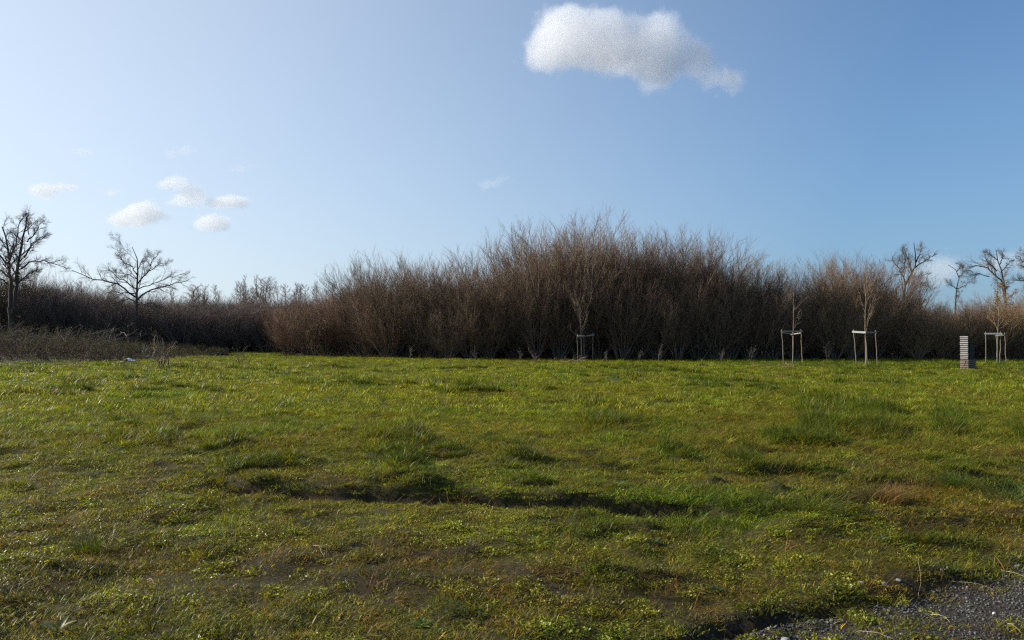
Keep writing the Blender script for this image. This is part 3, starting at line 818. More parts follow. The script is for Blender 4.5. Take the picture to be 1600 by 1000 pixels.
def heap_of_branches(name, label, x, y, r_, n, seed, mat, L=(.8, 2.0), z=(.0, .25), cat='branches', tilt=(60, 88), rad=.018):
    rng = np.random.default_rng(seed)
    a = rng.uniform(0, 6.28, n); rr_ = np.sqrt(rng.random(n)) * r_
    P0 = np.stack([rr_ * np.cos(a), rr_ * .6 * np.sin(a), rng.uniform(z[0], z[1], n)], 1)
    ph = rng.uniform(0, 6.28, n); t = np.radians(rng.uniform(tilt[0], tilt[1], n))
    D0 = np.stack([np.sin(t) * np.cos(ph), np.sin(t) * np.sin(ph), np.cos(t)], 1)
    S, Rs = grow(rng, P0, D0, rng.uniform(L[0], L[1], n), np.full(n, rad), 6, .12, -.03, .4)
    A, Ra = kids(rng, S, Rs, 5, .2, 1, (25, 60), .45, .6, 4, .12, .0, .3, .5, .006)
    B, Rb = kids(rng, A, Ra, 3, .2, 1, (25, 60), .5, .7, 3, .12, .0, .3, .5, .005)
    S[:, :, 2] = np.maximum(S[:, :, 2], .02)
    V, Fq = join([tubes(S, Rs, 5), tubes(A, Ra, 4), tubes(B, Rb, 3)])
    return props(obj(name, mesh_from(name, V, Fq, [mat]), None, (x, y, float(hgt(np.array([x]), np.array([y]))[0]))), label, cat)
x, y = gnd(28, 576); heap_of_branches('fallen_branch', 'dark fallen branch lying on the grass at the far left edge', x, y, .9, 7, 71, M_TWIG_DARK, (.8, 1.9), (.02, .2), 'branch')
x, y = gnd(62, 572); heap_of_branches('fallen_branch', 'pale fallen twigs on the grass right of the dark fallen branch', x, y, .8, 6, 72, M_TWIG_PALE, (.4, .9), (.02, .1), 'branch')
x, y = gnd(120, 576); heap_of_branches('dead_seedling', 'small dark dead sprout standing in front of the scrub, left of the white sheet', x, y, .15, 4, 73, M_TWIG_DARK, (.4, .8), (0, 0), 'plant', (15, 50), .012)
x, y = gnd(213, 577); heap_of_branches('dead_seedling', 'low dark sprout in the grass right of the white sheet', x, y, .3, 8, 74, M_TWIG_DARK, (.4, .9), (0, 0), 'plant', (25, 65), .012)
x, y = gnd(376, 570); heap_of_branches('dead_seedling', 'thin upright sprout at the grass gap beside the scrub end', x, y, .12, 5, 75, M_TWIG, (.6, 1.1), (0, 0), 'plant', (5, 25), .012)
x, y = gnd(321, 577); heap_of_branches('dead_seedling', 'tiny dark sprout in the grass below the earth heap', x, y, .08, 3, 76, M_TWIG_DARK, (.4, .6), (0, 0), 'plant', (5, 35), .01)
x, y = gnd(255, 575); heap_of_branches('broken_snag', 'broken grey-brown snag fanning up before the scrub', x, y, .35, 9, 77, M_TWIG, (.9, 1.9), (0, 0), 'dead tree', (10, 55), .03)
x, y = gnd(238, 562); heap_of_branches('broken_snag', 'second broken pale snag leaning at the scrub edge behind the first', x, y, .3, 6, 78, M_TWIG_PALE, (.7, 1.5), (0, 0), 'dead tree', (10, 60), .025)
x, y = gnd(868, 566); heap_of_branches('brush_pile', 'small pile of brown brushwood on the grass left of the broad staked sapling', x, y, 1.6, 10, 79, M_TWIG, (.5, 1.1), (0, .1), 'brushwood', (50, 85), .014)
x, y = gnd(1205, 573); heap_of_branches('brush_pile', 'scatter of dry brushwood on the grass in front of the second stakes', x, y, 1.6, 12, 80, M_TWIG_TAN, (.3, .7), (0, .05), 'brushwood', (60, 85), .010)
for px_, dd in [(30, 60), (85, 61), (140, 63), (170, 64)]:
    heap_of_branches('branch_pile', 'grey-green tangle of cut branches lying on top of the left scrub', (px_ - 800) / F * dd, dd, 2.2, 14, 90 + px_, M_TWIG_PALE, (1.2, 2.6), (1.0, 1.7), 'branches', (60, 100), .018)['group'] = 'branch tangles on the scrub'

M_SAPLING = rough_mat('sapling_bark', (0.09, 0.076, 0.058), (0.17, 0.145, 0.11), 5, .7, 0)
# bare pale seedlings at the foot of the thicket
for k, (px_, top, base, lab) in enumerate([
    (741, 545, 565, 'pale little bare sapling at the thicket foot below its left shoulder'),
    (812, 547, 565, 'pale twiggy sapling at the thicket foot left of the broad staked sapling'),
    (946, 548, 565, 'tiny pale sapling at the thicket foot just right of the first stakes'),
    (999, 547, 565, 'thin grey sapling at the thicket foot between first and second stakes, the left one'),
    (1028, 541, 566, 'forked pale sapling standing clear at the thicket foot below the second dome'),
    (1126, 546, 566, 'leaning pale sapling at the thicket foot below the right slope'),
    (1172, 540, 566, 'small bare sapling at the thicket foot near the second stakes'),
    (1292, 538, 566, 'dim bare sapling at the thicket foot between second and third stakes'),
    (640, 540, 563, 'slim pale sapling in front of the big rounded fan shrub')]):
    rng = np.random.default_rng(200 + k)
    d = 1.6 * F / (base - HOR); H = (base - top) / F * d
    S, Rs = grow(rng, np.array([[0, 0, -.05], [.05, 0, -.05]]), np.array([[rng.uniform(-.2, .2), 0, 1.], [rng.uniform(-.5, .5), .1, 1.]]), np.array([H, H * .7]), np.array([.016, .012]), 7, .08, .02, .3)
    A, Ra = kids(rng, S, Rs, 8, .3, 1, (25, 55), .45, .6, 4, .1, .05, .3, .5, .006)
    B, Rb = kids(rng, A, Ra, 4, .3, 1, (25, 55), .45, .7, 3, .1, .05, .3, .5, .005)
    e = empty('young_sapling', ((px_ - 800) / F * d, d, 0)); props(e, lab, 'sapling', 'self-sown saplings along the thicket foot')
    obj('trunk', mesh_from('sapling_trunk', *tubes(S, Rs, 5), [M_SAPLING], True), e)
    obj('crown', mesh_from('sapling_crown', *join([tubes(A, Ra, 3), tubes(B, Rb, 3)]), [M_SAPLING]), e)

# ------------------------------------------------------------------ staked trees
def box_part(name, cx, cy, cz, sx, sy, sz, mat, parent, rz=0, ry=0, rx=0, jit=0.0, seed=0, bev=.12):
    """a bevelled, slightly irregular block centred at the point"""
    rng = random.Random(seed)
    import bmesh
    bm = bmesh.new(); bmesh.ops.create_cube(bm, size=1)
    for v in bm.verts:
        v.co.x = v.co.x * sx + rng.uniform(-jit, jit); v.co.y = v.co.y * sy + rng.uniform(-jit, jit); v.co.z = v.co.z * sz + rng.uniform(-jit, jit) * .5
    bmesh.ops.bevel(bm, geom=bm.edges[:], offset=min(sx, sy, sz) * bev, segments=1, affect='EDGES')
    me = bpy.data.meshes.new(name); bm.to_mesh(me); bm.free(); me.materials.append(mat)
    o = obj(name, me, parent, (cx, cy, cz)); o.rotation_euler = (rx, ry, rz)
    return o

def stake_frame(label, stakes, rails, d, seed):
    """stakes: (px_base, px_top, top_row, extra_distance); rails: (stake a, stake b, material, drop)"""
    rng = np.random.default_rng(seed)
    cx = (sum(s[0] for s in stakes) / len(stakes) - 800) / F * d
    e = empty('tree_stakes', (cx, d, 0)); props(e, label, 'tree stakes', 'stake frames round the planted trees')
    tops = []
    for pb, pt, tr, dd in stakes:
        D = d + dd
        b = np.array([(pb - 800) / F * D - cx, dd, -.15]); t = np.array([(pt - 800) / F * D - cx, dd, (HOR - tr) / F * D + CAMH])
        path = limb_to_path([b, t], 7); path[1:-1] += rng.normal(size=(5, 3)) * np.array([.012, .012, 0])
        V, Fq = tubes(path[None], np.linspace(.027, .023, 7)[None], 9)
        fl = [list(q) for q in Fq] + [list(range(len(V) - 9, len(V)))[::-1]]
        obj('stake', mesh_from('stake', V, fl, [M_STAKE], False), e)
        tops.append(t)
    for a, b, mat, drop, hh in rails:
        A, B = tops[a].copy(), tops[b].copy(); A[2] -= drop; B[2] -= drop
        v = B - A; L = np.linalg.norm(v); c = (A + B) / 2
        off = np.array([v[1], -v[0], 0]); off /= np.linalg.norm(off) + 1e-9
        if off[1] > 0: off = -off
        c = c + off * .058
        o = box_part('rail', c[0], c[1], c[2], L + .14, .025, hh * .85, mat, e, math.atan2(v[1], v[0]), -math.asin(v[2] / L), 0, .004, seed + a)
    return e
M_RAIL_D = rough_mat('shaded_rail_wood', (0.20, 0.17, 0.13), (0.34, 0.29, 0.22), 7, .8, .2, (.5, 4, 4))  # darker copy of the rail wood, shade put into its colour
stake_frame('dim wooden stakes and rails round the broad many-branched sapling at the thicket centre', [(902.5, 902.5, 522, 0), (913, 912, 523, .5), (926.5, 926.5, 520, .7)],
            [(0, 1, M_RAIL, .10, .10), (1, 2, M_RAIL_D, .12, .06), (0, 2, M_RAIL_D, .18, .06)], 53, 301)
stake_frame('wooden stake frame of the second planted sapling, below the dip in the thicket', [(1224, 1221.5, 514.5, 0), (1253.5, 1251.5, 514.5, .2), (1240, 1238, 517, 1.1)],
            [(0, 1, M_RAIL_D, .12, .10), (0, 2, M_RAIL_D, .2, .07), (2, 1, M_RAIL_D, .22, .07)], 46.5, 302)
stake_frame('wooden stake frame with a bright white left rail round the third planted sapling', [(1338, 1334, 515, 0), (1355, 1351.5, 516, -.35), (1371, 1368, 516, .5)],
            [(0, 1, M_RAIL, .12, .12), (1, 2, M_RAIL_D, .12, .10)], 43, 303)
stake_frame('four-stake frame with one long pale rail round the planted sapling near the right edge', [(1540, 1540, 518, 0), (1562, 1563.5, 518, -.3), (1571, 1570, 519.5, .9), (1558, 1557, 521, 1.2)],
            [(0, 1, M_RAIL, .13, .11), (1, 2, M_RAIL_D, .14, .09), (3, 2, M_RAIL_D, .14, .08)], 47, 304)

def planted(label, px, d, H, fork, n1, ang, lenr, rz, seed, mat, up=.1, leaves=0, trunk_r=.045, n2=6, n3=3):
    rng = np.random.default_rng(seed)
    e = empty('planted_tree', ((px - 800) / F * d, d, 0)); props(e, label, 'tree', 'young planted trees held by stakes')
    S, Rs = grow(rng, np.array([[0, 0, -.1]]), np.array([[0., 0, 1.]]), np.array([H]), np.array([trunk_r]), 12, .02, .02, .12)
    A, Ra = kids(rng, S, Rs, n1, fork, .97, ang, lenr, .55, 6, .05, up, .35, .35, .012)
    B, Rb = kids(rng, A, Ra, n2, .15, 1, (15, 38), .45, .7, 4, .06, up * .8, .3, .4, .009)
    C, Rc = kids(rng, B, Rb, n3, .2, 1, (15, 38), .5, .7, 3, .06, up * .8, .3, .5, .007, .15)
    obj('trunk', mesh_from('planted_trunk', *tubes(S, Rs, 8), [M_TWIG_PALE], True), e)
    obj('crown', mesh_from('planted_crown', *join([tubes(A, Ra, 4), tubes(B, Rb, 3), tubes(C, Rc, 3)]), [mat]), e)
    if leaves:
        tips = C[:, -1]; c = tips[rng.integers(0, len(tips), leaves)] + rng.normal(size=(leaves, 3)) * .05
        V, Fq, v = leaf_cards(rng, c, .075, .2)
        props(obj('withered_leaves', mesh_from('withered_leaves', V, Fq, [M_RUST], False, {'vary': ('FLOAT_VECTOR', v)}), e), kind='stuff')
M_TWIG_MID = rough_mat('twig_mid_brown', (0.15, 0.105, 0.070), (0.23, 0.165, 0.11), 2, .7, 0)  # mid brown twigs of the planted saplings
planted('broad young tree with many rising pale branches, held by dim stakes at the centre', 909, 53.3, 4.2, .33, 13, (28, 50), .55, 0, 401, M_TWIG_MID, .10)
planted('thin planted sapling with few kinked twigs and wispy leader in the second stake frame', 1238.5, 47.0, 5.1, .40, 9, (30, 65), .26, 0, 402, M_TWIG_MID, .10, n2=4, n3=2, trunk_r=.04)
planted('tall planted tree with upright twigs rising through the third stake frame', 1352.5, 43.3, 5.2, .34, 12, (24, 42), .36, 0, 403, M_TWIG_MID, .14)
planted('planted sapling keeping withered brown leaves in the stake frame near the right edge', 1557.5, 47.5, 4.8, .40, 14, (30, 62), .32, 0, 404, M_TWIG_TAN, .06, 1500, .035)

# ------------------------------------------------------------------ slab pillar
def pillar():
    d = 38.3
    e = empty('stone_pillar', ((1512 - 800) / F * d, d, 0.0), R(0))
    props(e, 'short pillar of stacked pale stone slabs on a rubble foot, darkened as shade on its right side', 'pillar')
    # footprint: near corner at the origin; left face runs back-left, right face runs back-right
    aL, aR = R(130), R(30)          # directions of the two visible faces
    ul = np.array([math.cos(aL), math.sin(aL)]); ur = np.array([math.cos(aR), math.sin(aR)])
    wl, wr = .355, .20
    def slab(name, z0, z1, o, mat, seed, s0=0.0, s1=1.0, wr_=wr, wl_=wl, start=0.0):
        rng = random.Random(seed)
        j = lambda: rng.uniform(-.006, .006)
        A = np.array([ -o * (ul[0] + ur[0]) , -o * (ul[1] + ur[1])]) + ur * start
        c = [A, A + ur * (wr_ + 2 * o), A + ur * (wr_ + 2 * o) + ul * (wl_ + 2 * o), A + ul * (wl_ + 2 * o)]
        import bmesh
        bm = bmesh.new()
        vb = [bm.verts.new((p[0] + j(), p[1] + j(), z0 + j() * .5)) for p in c]; vt = [bm.verts.new((p[0] + j(), p[1] + j(), z1 + j() * .5)) for p in c]
        bm.faces.new(vb[::-1]); bm.faces.new(vt)
        for i in range(4): bm.faces.new((vb[i], vb[(i + 1) % 4], vt[(i + 1) % 4], vt[i]))
        bmesh.ops.bevel(bm, geom=bm.edges[:], offset=.006, segments=1, affect='EDGES')
        me = bpy.data.meshes.new(name); bm.to_mesh(me); bm.free(); me.materials.append(mat)
        return obj(name, me, e)
    zf = .50
    top = (HOR - 524.8) / F * d + CAMH
    # rubble foot: courses of separate stones
    rng = random.Random(9)
    z = -.12
    while z < zf - .02:
        h = rng.uniform(.085, .12)
        z1 = min(z + h, zf)
        for (u, other, w, q) in ((ul, ur, wl + .04, .7), (ur, ul, .70, .4)):
            s = 0
            while s < w - .02:
                l = min(rng.uniform(.12, .22), w - s)
                if w - s - l < .06: l = w - s
                cx = u * (s + l / 2) + other * .06 - (u + other) * .03
                box_part('rubble_stone', cx[0], cx[1], (z + z1) / 2, l - .012, .12, z1 - z - .012, M_STONE_B, e, math.atan2(u[1], u[0]), 0, 0, .008, int(s * 100 + z * 1000) + 7, .16)
                s += l
        z = z1
    slab('core', -.1, zf, -.05, M_STONE_D, 3, wr_=.68)
    # stacked slabs with dark recessed joints
    nsl = 12
    hh = (top - zf) / nsl
    slab('core', zf, top - .03, -.035, M_STONE_D, 5, wr_=wr)
    for k in range(nsl):
        z0 = zf + k * hh
        slab('slab', z0 + hh * .20, z0 + hh * .82, .012 * ((k % 3) - 1) * .5, M_STONE_L, 40 + k, wr_=.05)
    # lower buttress on the right side, shade put into its dark stone
    slab('buttress', zf, top - .36, -.02, M_STONE_D, 60, wr_=.40, start=.22, wl_=wl)
    slab('coping', top - .36, top - .31, .0, M_STONE_D, 61, wr_=.44, start=.2, wl_=wl)
pillar()

# ------------------------------------------------------------------ small things on the ground
def rock(name, x, y, sx, sy, sz, mat, label, cat='stone', group=None, seed=0, lift=.35):
    import bmesh
    rng = np.random.default_rng(seed)
    bm = bmesh.new(); bmesh.ops.create_icosphere(bm, subdivisions=3, radius=1)
    off = rng.uniform(0, 50)
    for v in bm.verts:
        n = float(fbm(np.array([v.co.x * 1.5 + off + 5]), np.array([v.co.y * 1.5 + v.co.z * 1.3 + off]), 1.0, 3)[0])
        f = .72 + .56 * n
        v.co = Vector((v.co.x * sx * f, v.co.y * sy * f, v.co.z * sz * f))
    me = bpy.data.meshes.new(name); bm.to_mesh(me); bm.free(); me.materials.append(mat)
    me.polygons.foreach_set('use_smooth', np.ones(len(me.polygons), dtype=bool))
    z = float(hgt(np.array([x]), np.array([y]))[0]) + sz * lift
    return props(obj(name, me, None, (x, y, z), rng.uniform(0, 6)), label, cat, group)
B = -.16
M_PALE = rough_mat('pale_stone', (0.36, 0.34, 0.30), (0.52, 0.50, 0.46), 30, .7, .2)
for k, (px_, py_, s, m, lab) in enumerate([
    (575, 765, .030, M_PALE, 'small round white stone in the shade of the grass bank'),
    (1548, 963, .018, M_PALE, 'small pale stone alone on the dark gravel'),
    (1224, 983, .036, M_PEB, 'largest smooth grey pebble at the mossy gravel edge'),
    (1328, 934, .020, M_PALE, 'pale pointed stone where the gravel meets the dry grass'),
    (1343, 926, .022, M_PEB, 'grey stone at the top of the gravel edge beside the pale pointed one'),
    (1378, 926, .024, M_PEB, 'grey flat stone on the gravel rim, second of the rim row'),
    (1400, 921, .024, M_PEB, 'blue-grey stone on the gravel rim, right end of the rim row'),
    (1198, 968, .018, M_PEB, 'grey pebble above the smooth largest pebble'),
    (1122, 998, .030, M_PEB, 'dark pebble at the very bottom of the gravel edge'),
    (1168, 722, .022, M_PALE, 'tiny white stone in front of the broad dark tussock')]):
    x, y = gnd(px_, py_, B if py_ > 760 else 0)
    rock('stone', x, y, s * .8, s * .62, s * .5, m, lab, 'stone', 'single stones on the ground', 500 + k, .5)

def stick(px0, py0, px1, py1, rad, label, seed, mat=M_TWIG_PALE, arch=.02, cat='stalk'):
    rng = np.random.default_rng(seed)
    a = gnd(px0, py0, B); b = gnd(px1, py1, B)
    m_ = np.array([(a[0] + b[0]) / 2, (a[1] + b[1]) / 2])
    P = np.array([[a[0], a[1], 0], [m_[0], m_[1], 0], [b[0], b[1], 0]], float)
    pth = limb_to_path(P, 9)
    pth[:, 2] = hgt(pth[:, 0], pth[:, 1]) + .018 + arch * np.sin(np.linspace(0, np.pi, 9))
    pth[:, :2] += np.cumsum(rng.normal(size=(9, 2)) * .007, axis=0)
    o0 = pth[0].copy(); pth -= o0
    V, Fq = tubes(pth[None], np.linspace(rad * .42, rad * .2, 9)[None], 5)
    props(obj('dry_stalk', mesh_from('dry_stalk', V, Fq, [mat], True), None, tuple(o0)), label, cat, 'dry stalks lying on the ground')
M_STRAWSTICK = rough_mat('straw_stalk', (0.20, 0.145, 0.08), (0.40, 0.31, 0.19), 20, .7, 0)
for k, a in enumerate([
    (1432, 888, 1442, 935, .005, 'short straw leaning on the gravel beside the dry grass rim'),
    (1448, 966, 1472, 978, .006, 'thick pale stalk lying on gravel below centre of the corner'),
    (1482, 914, 1545, 928, .005, 'long thin branched stalk lying across the upper gravel'),
    (1570, 986, 1600, 1000, .006, 'pale stalk in the bottom right corner of the gravel'),
    (1335, 980, 1395, 999, .005, 'long straw lying at the bottom edge beside the orange moss'),
    (1555, 895, 1600, 912, .005, 'thin stalk at the right edge of the upper gravel'),
    (648, 805, 672, 795, .006, 'bent pale straw arching over a bare hollow left of centre'),
    (745, 800, 815, 812, .004, 'long flat straw lying right of the bent one'),
    (505, 868, 545, 870, .005, 'pale bent stalk on the mossy bare patch'),
    (490, 862, 510, 878, .006, 'thick short straw at the left of the bare patch'),
    (230, 910, 250, 922, .005, 'short straw on the dry slope at lower left'),
    (95, 985, 104, 965, .008, 'upright pale dead leaf stalk near the lower left corner'),
    (820, 975, 850, 968, .006, 'forked pale straw near the bottom centre'),
    (758, 950, 765, 962, .007, 'short thick straw above the bottom centre')]):
    stick(*a, 600 + k, M_STRAWSTICK)

# crumpled white sheet by the scrub
def sheet():
    rng = np.random.default_rng(81)
    x0, y0 = gnd(200, 566)
    n = 16
    u, v = np.meshgrid(np.linspace(-1, 1, n), np.linspace(-1, 1, n))
    X = u * .40 + .05 * np.sin(v * 7); Y = v * .25
    Z = .04 + .18 * np.exp(-((u - .1) / .35) ** 2) * (0.6 + .6 * vnoise(u * 4 + 9, v * 3 + 5)) + .07 * np.exp(-((u - .8) / .2) ** 2) + .04 * vnoise(u * 9 + 3, v * 9)
    V = np.stack([X, Y, Z], -1).reshape(-1, 3)
    i = np.arange(n * n).reshape(n, n)
    Fq = np.stack([i[:-1, :-1], i[:-1, 1:], i[1:, 1:], i[1:, :-1]], -1).reshape(-1, 4)
    o = obj('plastic_sheet', mesh_from('plastic_sheet', V, Fq, [M_WHITE]), None, (x0, y0, 0))
    md = o.modifiers.new('thickness', 'SOLIDIFY'); md.thickness = .004
    props(o, 'crumpled white sheet of litter lying at the foot of the left scrub', 'litter')
sheet()
M_SOIL = rough_mat('dark_soil_clods', (0.018, 0.014, 0.010), (0.055, 0.042, 0.030), 12, .95, .8)
def clods(name, px_, py_, w, h, lab, seed, base=0.0):
    import bmesh
    rng = np.random.default_rng(seed)
    x, y = gnd(px_, py_, base)
    bm = bmesh.new()
    n = 60
    a = rng.uniform(0, 6.28, n); q = np.sqrt(rng.random(n))
    for k in range(n):
        sz = w * rng.uniform(.07, .20) * (1.2 - q[k] * .5)
        z = h * (1 - q[k] ** 1.5) * rng.uniform(.3, 1)
        r0 = bmesh.ops.create_icosphere(bm, subdivisions=1, radius=1)
        for v in r0['verts']:
            f = rng.uniform(.6, 1.3)
            v.co = Vector((v.co.x * sz * f + math.cos(a[k]) * q[k] * w, v.co.y * sz * f + math.sin(a[k]) * q[k] * w * .8, v.co.z * sz * .7 * f + z))
    me = bpy.data.meshes.new(name); bm.to_mesh(me); bm.free(); me.materials.append(M_SOIL)
    return props(obj(name, me, None, (x, y, float(hgt(np.array([x]), np.array([y]))[0])), 0), lab, 'earth heap')
clods('earth_heap', 346, 557, 1.1, .38, 'dark heap of earth and debris at the right end of the scrub', 91)
for k, (a, b, w, h, lab) in enumerate([(1040, 630, .20, .09, 'dark molehill in the mid meadow right of centre, the farther one'), (1062, 701, .14, .06, 'dark molehill in the meadow below the farther one'),
        (1275, 664, .18, .07, 'dark molehill in the meadow in front of the second stakes'), (235, 634, .16, .06, 'small dark molehill in front of the left scrub'), (1098, 571, .35, .12, 'dark clod near the thicket at the right of centre'),
        (292, 606, .3, .10, 'dark low clod in the left meadow beyond the molehill')]):
    clods('molehill', a, b, w, h, lab, 95 + k)['group'] = 'molehills in the meadow'

# ------------------------------------------------------------------ grass elements
def blades(rng, n, rad, h, w, lean, curl, thin=.35, base=(0, 0), flop=0.0):
    a = rng.uniform(0, 6.28, n); rr_ = np.sqrt(rng.random(n)) * rad
    bx = base[0] + rr_ * np.cos(a); by = base[1] + rr_ * np.sin(a)
    H = rng.uniform(h[0], h[1], n); W = w * rng.uniform(.6, 1.3, n)
    ph = rng.uniform(0, 6.28, n) * .65 + a * .35; ln = rng.uniform(.1, lean, n); cu = rng.uniform(.2, curl, n)
    dx, dy = np.cos(ph), np.sin(ph); sx, sy = -dy, dx
    tw = rng.uniform(-1.2, 1.2, n); wx = sx * np.cos(tw) + dx * np.sin(tw) * .7; wy = sy * np.cos(tw) + dy * np.sin(tw) * .7
    pts = []
    for t in (0, .45, .78, 1.0):
        off = H * (ln * t + cu * t * t)
        z = H * (t - .35 * cu * t * t - flop * t ** 3)
        ww = W * (1, .95, .6, .05)[(0, .45, .78, 1.0).index(t)] * .5
        c = np.stack([bx + dx * off, by + dy * off, z - .01], 1)
        s = np.stack([wx * ww, wy * ww, np.zeros(n)], 1)
        pts += [c - s, c + s]
    V = np.stack(pts, 1)          # n,8,3
    i = np.arange(n)[:, None] * 8
    Fq = np.concatenate([i + np.array([[0, 1, 3, 2]]), i + np.array([[2, 3, 5, 4]]), i + np.array([[4, 5, 7, 6]])])
    v = rng.uniform(.35, 1.7, (n, 1)) * (1 + rng.uniform(-.15, .15, (n, 3)))
    dead = rng.random(n) < .10
    v[dead] = v[dead] * np.array([2.4, 1.45, 2.0])
    tt = np.array([.65, .65, .95, .95, 1.1, 1.1, 1.25, 1.25])[None, :, None]
    return V.reshape(-1, 3), Fq, (v[:, None, :] * tt).reshape(-1, 3)

def clump(name, seed, specs, mat):
    rng = np.random.default_rng(seed)
    Vs, Fs, Cs, o = [], [], [], 0
    for s in specs:
        V, f, c = blades(rng, **s); Vs.append(V); Fs.append(f + o); Cs.append(c); o += len(V)
    return mesh_from(name, np.concatenate(Vs), np.concatenate(Fs), [mat], False, {'vary': ('FLOAT_VECTOR', np.concatenate(Cs))})

def herb(name, seed, n, rad, size, hz, mat):
    rng = np.random.default_rng(seed)
    a = rng.uniform(0, 6.28, n); rr_ = np.sqrt(rng.random(n)) * rad
    c = np.stack([rr_ * np.cos(a), rr_ * np.sin(a), rng.uniform(hz[0], hz[1], n)], 1)
    V, f, v = leaf_cards(rng, c, size, .7, vary=(.5, 1.6))
    V2, f2, v2 = blades(rng, 14, rad, (.02, .05), .0025, .5, .8)
    # quads and triangles do not share an array: split the quads
    f2t = np.concatenate([f2[:, [0, 1, 2]], f2[:, [0, 2, 3]]])
    return mesh_from(name, np.concatenate([V, V2]), np.concatenate([f, f2t + len(V)]), [mat], False, {'vary': ('FLOAT_VECTOR', np.concatenate([v, v2]))})

LAWN = [clump('lawn_clump', 700 + i, [dict(n=46, rad=.10, h=(.010, .044), w=.0050, lean=.9, curl=.9)], M_BLADE) for i in range(4)]
MEAD = [clump('meadow_clump', 710 + i, [dict(n=32, rad=.10, h=(.05, .135), w=.0058, lean=.8, curl=.9), dict(n=14, rad=.1, h=(.02, .06), w=.0035, lean=.8, curl=.8)], M_BLADE) for i in range(4)]
FARC = [clump('far_clump', 720 + i, [dict(n=22, rad=.16, h=(.04, .15), w=.015, lean=.7, curl=.8)], M_BLADE) for i in range(3)]
HERB = [herb('herb_clump', 730 + i, 60, .10, .016 + .004 * i, (.004, .03), M_HERB) for i in range(3)]
STRW = [clump('straw_clump', 740 + i, [dict(n=20, rad=.10, h=(.05, .17), w=.0026, lean=1.3, curl=1.2)], M_STRAW) for i in range(3)]
TUSS = [clump('tussock', 750 + i, [dict(n=260, rad=.15, h=(.14, .30), w=.005, lean=.9, curl=1.1), dict(n=60, rad=.17, h=(.08, .2), w=.004, lean=1.3, curl=1.2)], M_BLADE) for i in range(3)]

def sample(rng, d0, d1, dens, margin=3.0, slope=.74):
    a = (slope * (d0 + d1) + 2 * margin) * (d1 - d0)
    n = int(a * dens * 1.3)
    y = rng.uniform(d0, d1, n); x = rng.uniform(-1, 1, n) * (slope * d1 + margin)
    k = np.abs(x) < slope * y + margin
    x, y = x[k], y[k]
    return x, y
def scrub_edge(x, y):
    """front edge distance of the scrub for this direction"""
    px = x / y * F + 800
    return np.interp(px, [-500, 0, 160, 250, 350, 362, 363], [44, 47, 49.5, 56, 68, 70, 999])
def lay(name, zone, protos, picker, label, seed):
    rng = np.random.default_rng(seed)
    xs, ys = [], []
    for z in zone:
        a, b = sample(rng, *z); xs.append(a); ys.append(b)
    x = np.concatenate(xs); y = np.concatenate(ys)
    ok = (y < hedge_y(x) + .4) & (y < scrub_edge(x, y) + .6)
    x, y = x[ok], y[ok]
    lush, dry, bare, band = smooth_fields(x, y)
    grav = (y < gravel_y(x) + .12 * rng.normal(size=len(x))) & (x > -1.0)
    p, sxy, sz = picker(rng, x, y, lush, dry, bare, band, grav)
    k = rng.random(len(x)) < p
    x, y, lush, dry, sxy, sz, grav = x[k], y[k], lush[k], dry[k], sxy[k], sz[k], grav[k]
    n = len(x)
    return rng, x, y, lush, dry, sxy, sz, n
counts = {}
def finish(name, protos, label, pack, colf, tilt=.12):
    rng, x, y, lush, dry, sxy, sz, n = pack
    z = hgt(x, y)
    rot = np.stack([rng.normal(size=n) * tilt, rng.normal(size=n) * tilt, rng.uniform(0, 6.28, n)], 1)
    scatter(name, np.stack([x, y, z], 1), rot, np.stack([sxy, sxy, sz], 1), rng.integers(0, len(protos), n), colf(rng, x, y, lush, dry), protos, label)
    counts[name] = n

veg = lambda rng, x, y, l, d: veg_colour(x, y, l, d, rng.random(len(x)))
# short turf
def pk(rng, x, y, lush, dry, bare, band, grav):
    p = np.clip(1.05 - bare * .9 - lush * .25, 0, 1) * np.where(grav, .08 + .9 * sstep(.48, .62, fbm(x, y, .5, 3, 91.)), 1.0)
    s = rng.uniform(.8, 1.3, len(x)); return p, s, s * (.75 + .5 * lush) * (.45 + 1.0 * rng.random(len(x)) ** 1.6)
finish('short_turf', LAWN, 'short mossy olive turf over the near meadow', lay('t', [(2.4, 9.5, 230), (9.5, 16, 90)], LAWN, pk, '', 801), veg)
# meadow grass
def pk(rng, x, y, lush, dry, bare, band, grav):
    far = sstep(8, 13, y)
    p = np.clip(lush * .8 + band + far * .75 - bare * .5 - dry * .35 * (1 - far), 0, 1) * np.where(grav, .01, 1.0)
    s = rng.uniform(.8, 1.3, len(x)); return p, s, s * (.36 + .2 * far + .38 * lush + .05 * band + .75 * mounds(x, y) * (.35 + .65 * far)) * (1 - .25 * dry) * (.6 + .8 * rng.random(len(x)) ** 1.5)
finish('meadow_grass', MEAD, 'green meadow grass of uneven length', lay('m', [(2.4, 9.5, 120), (9.5, 17, 120), (17, 26, 60)], MEAD, pk, '', 802), veg)
def pk(rng, x, y, lush, dry, bare, band, grav):
    s = rng.uniform(.9, 1.5, len(x)) * (1 + .5 * sstep(30, 60, y)); return np.clip(.9 - bare * .4, 0, 1), s, (.35 + 1.25 * rng.random(len(x)) ** 2) * (.55 + .5 * lush + .8 * mounds(x, y) + .5 * sstep(.5, .8, fbm(x, y, 1.1, 3, 87.)))
finish('distant_grass', FARC, 'sunlit green grass of the far meadow', lay('f', [(16, 26, 34), (26, 42, 22), (42, 80, 11)], FARC, pk, '', 803), veg, .1)
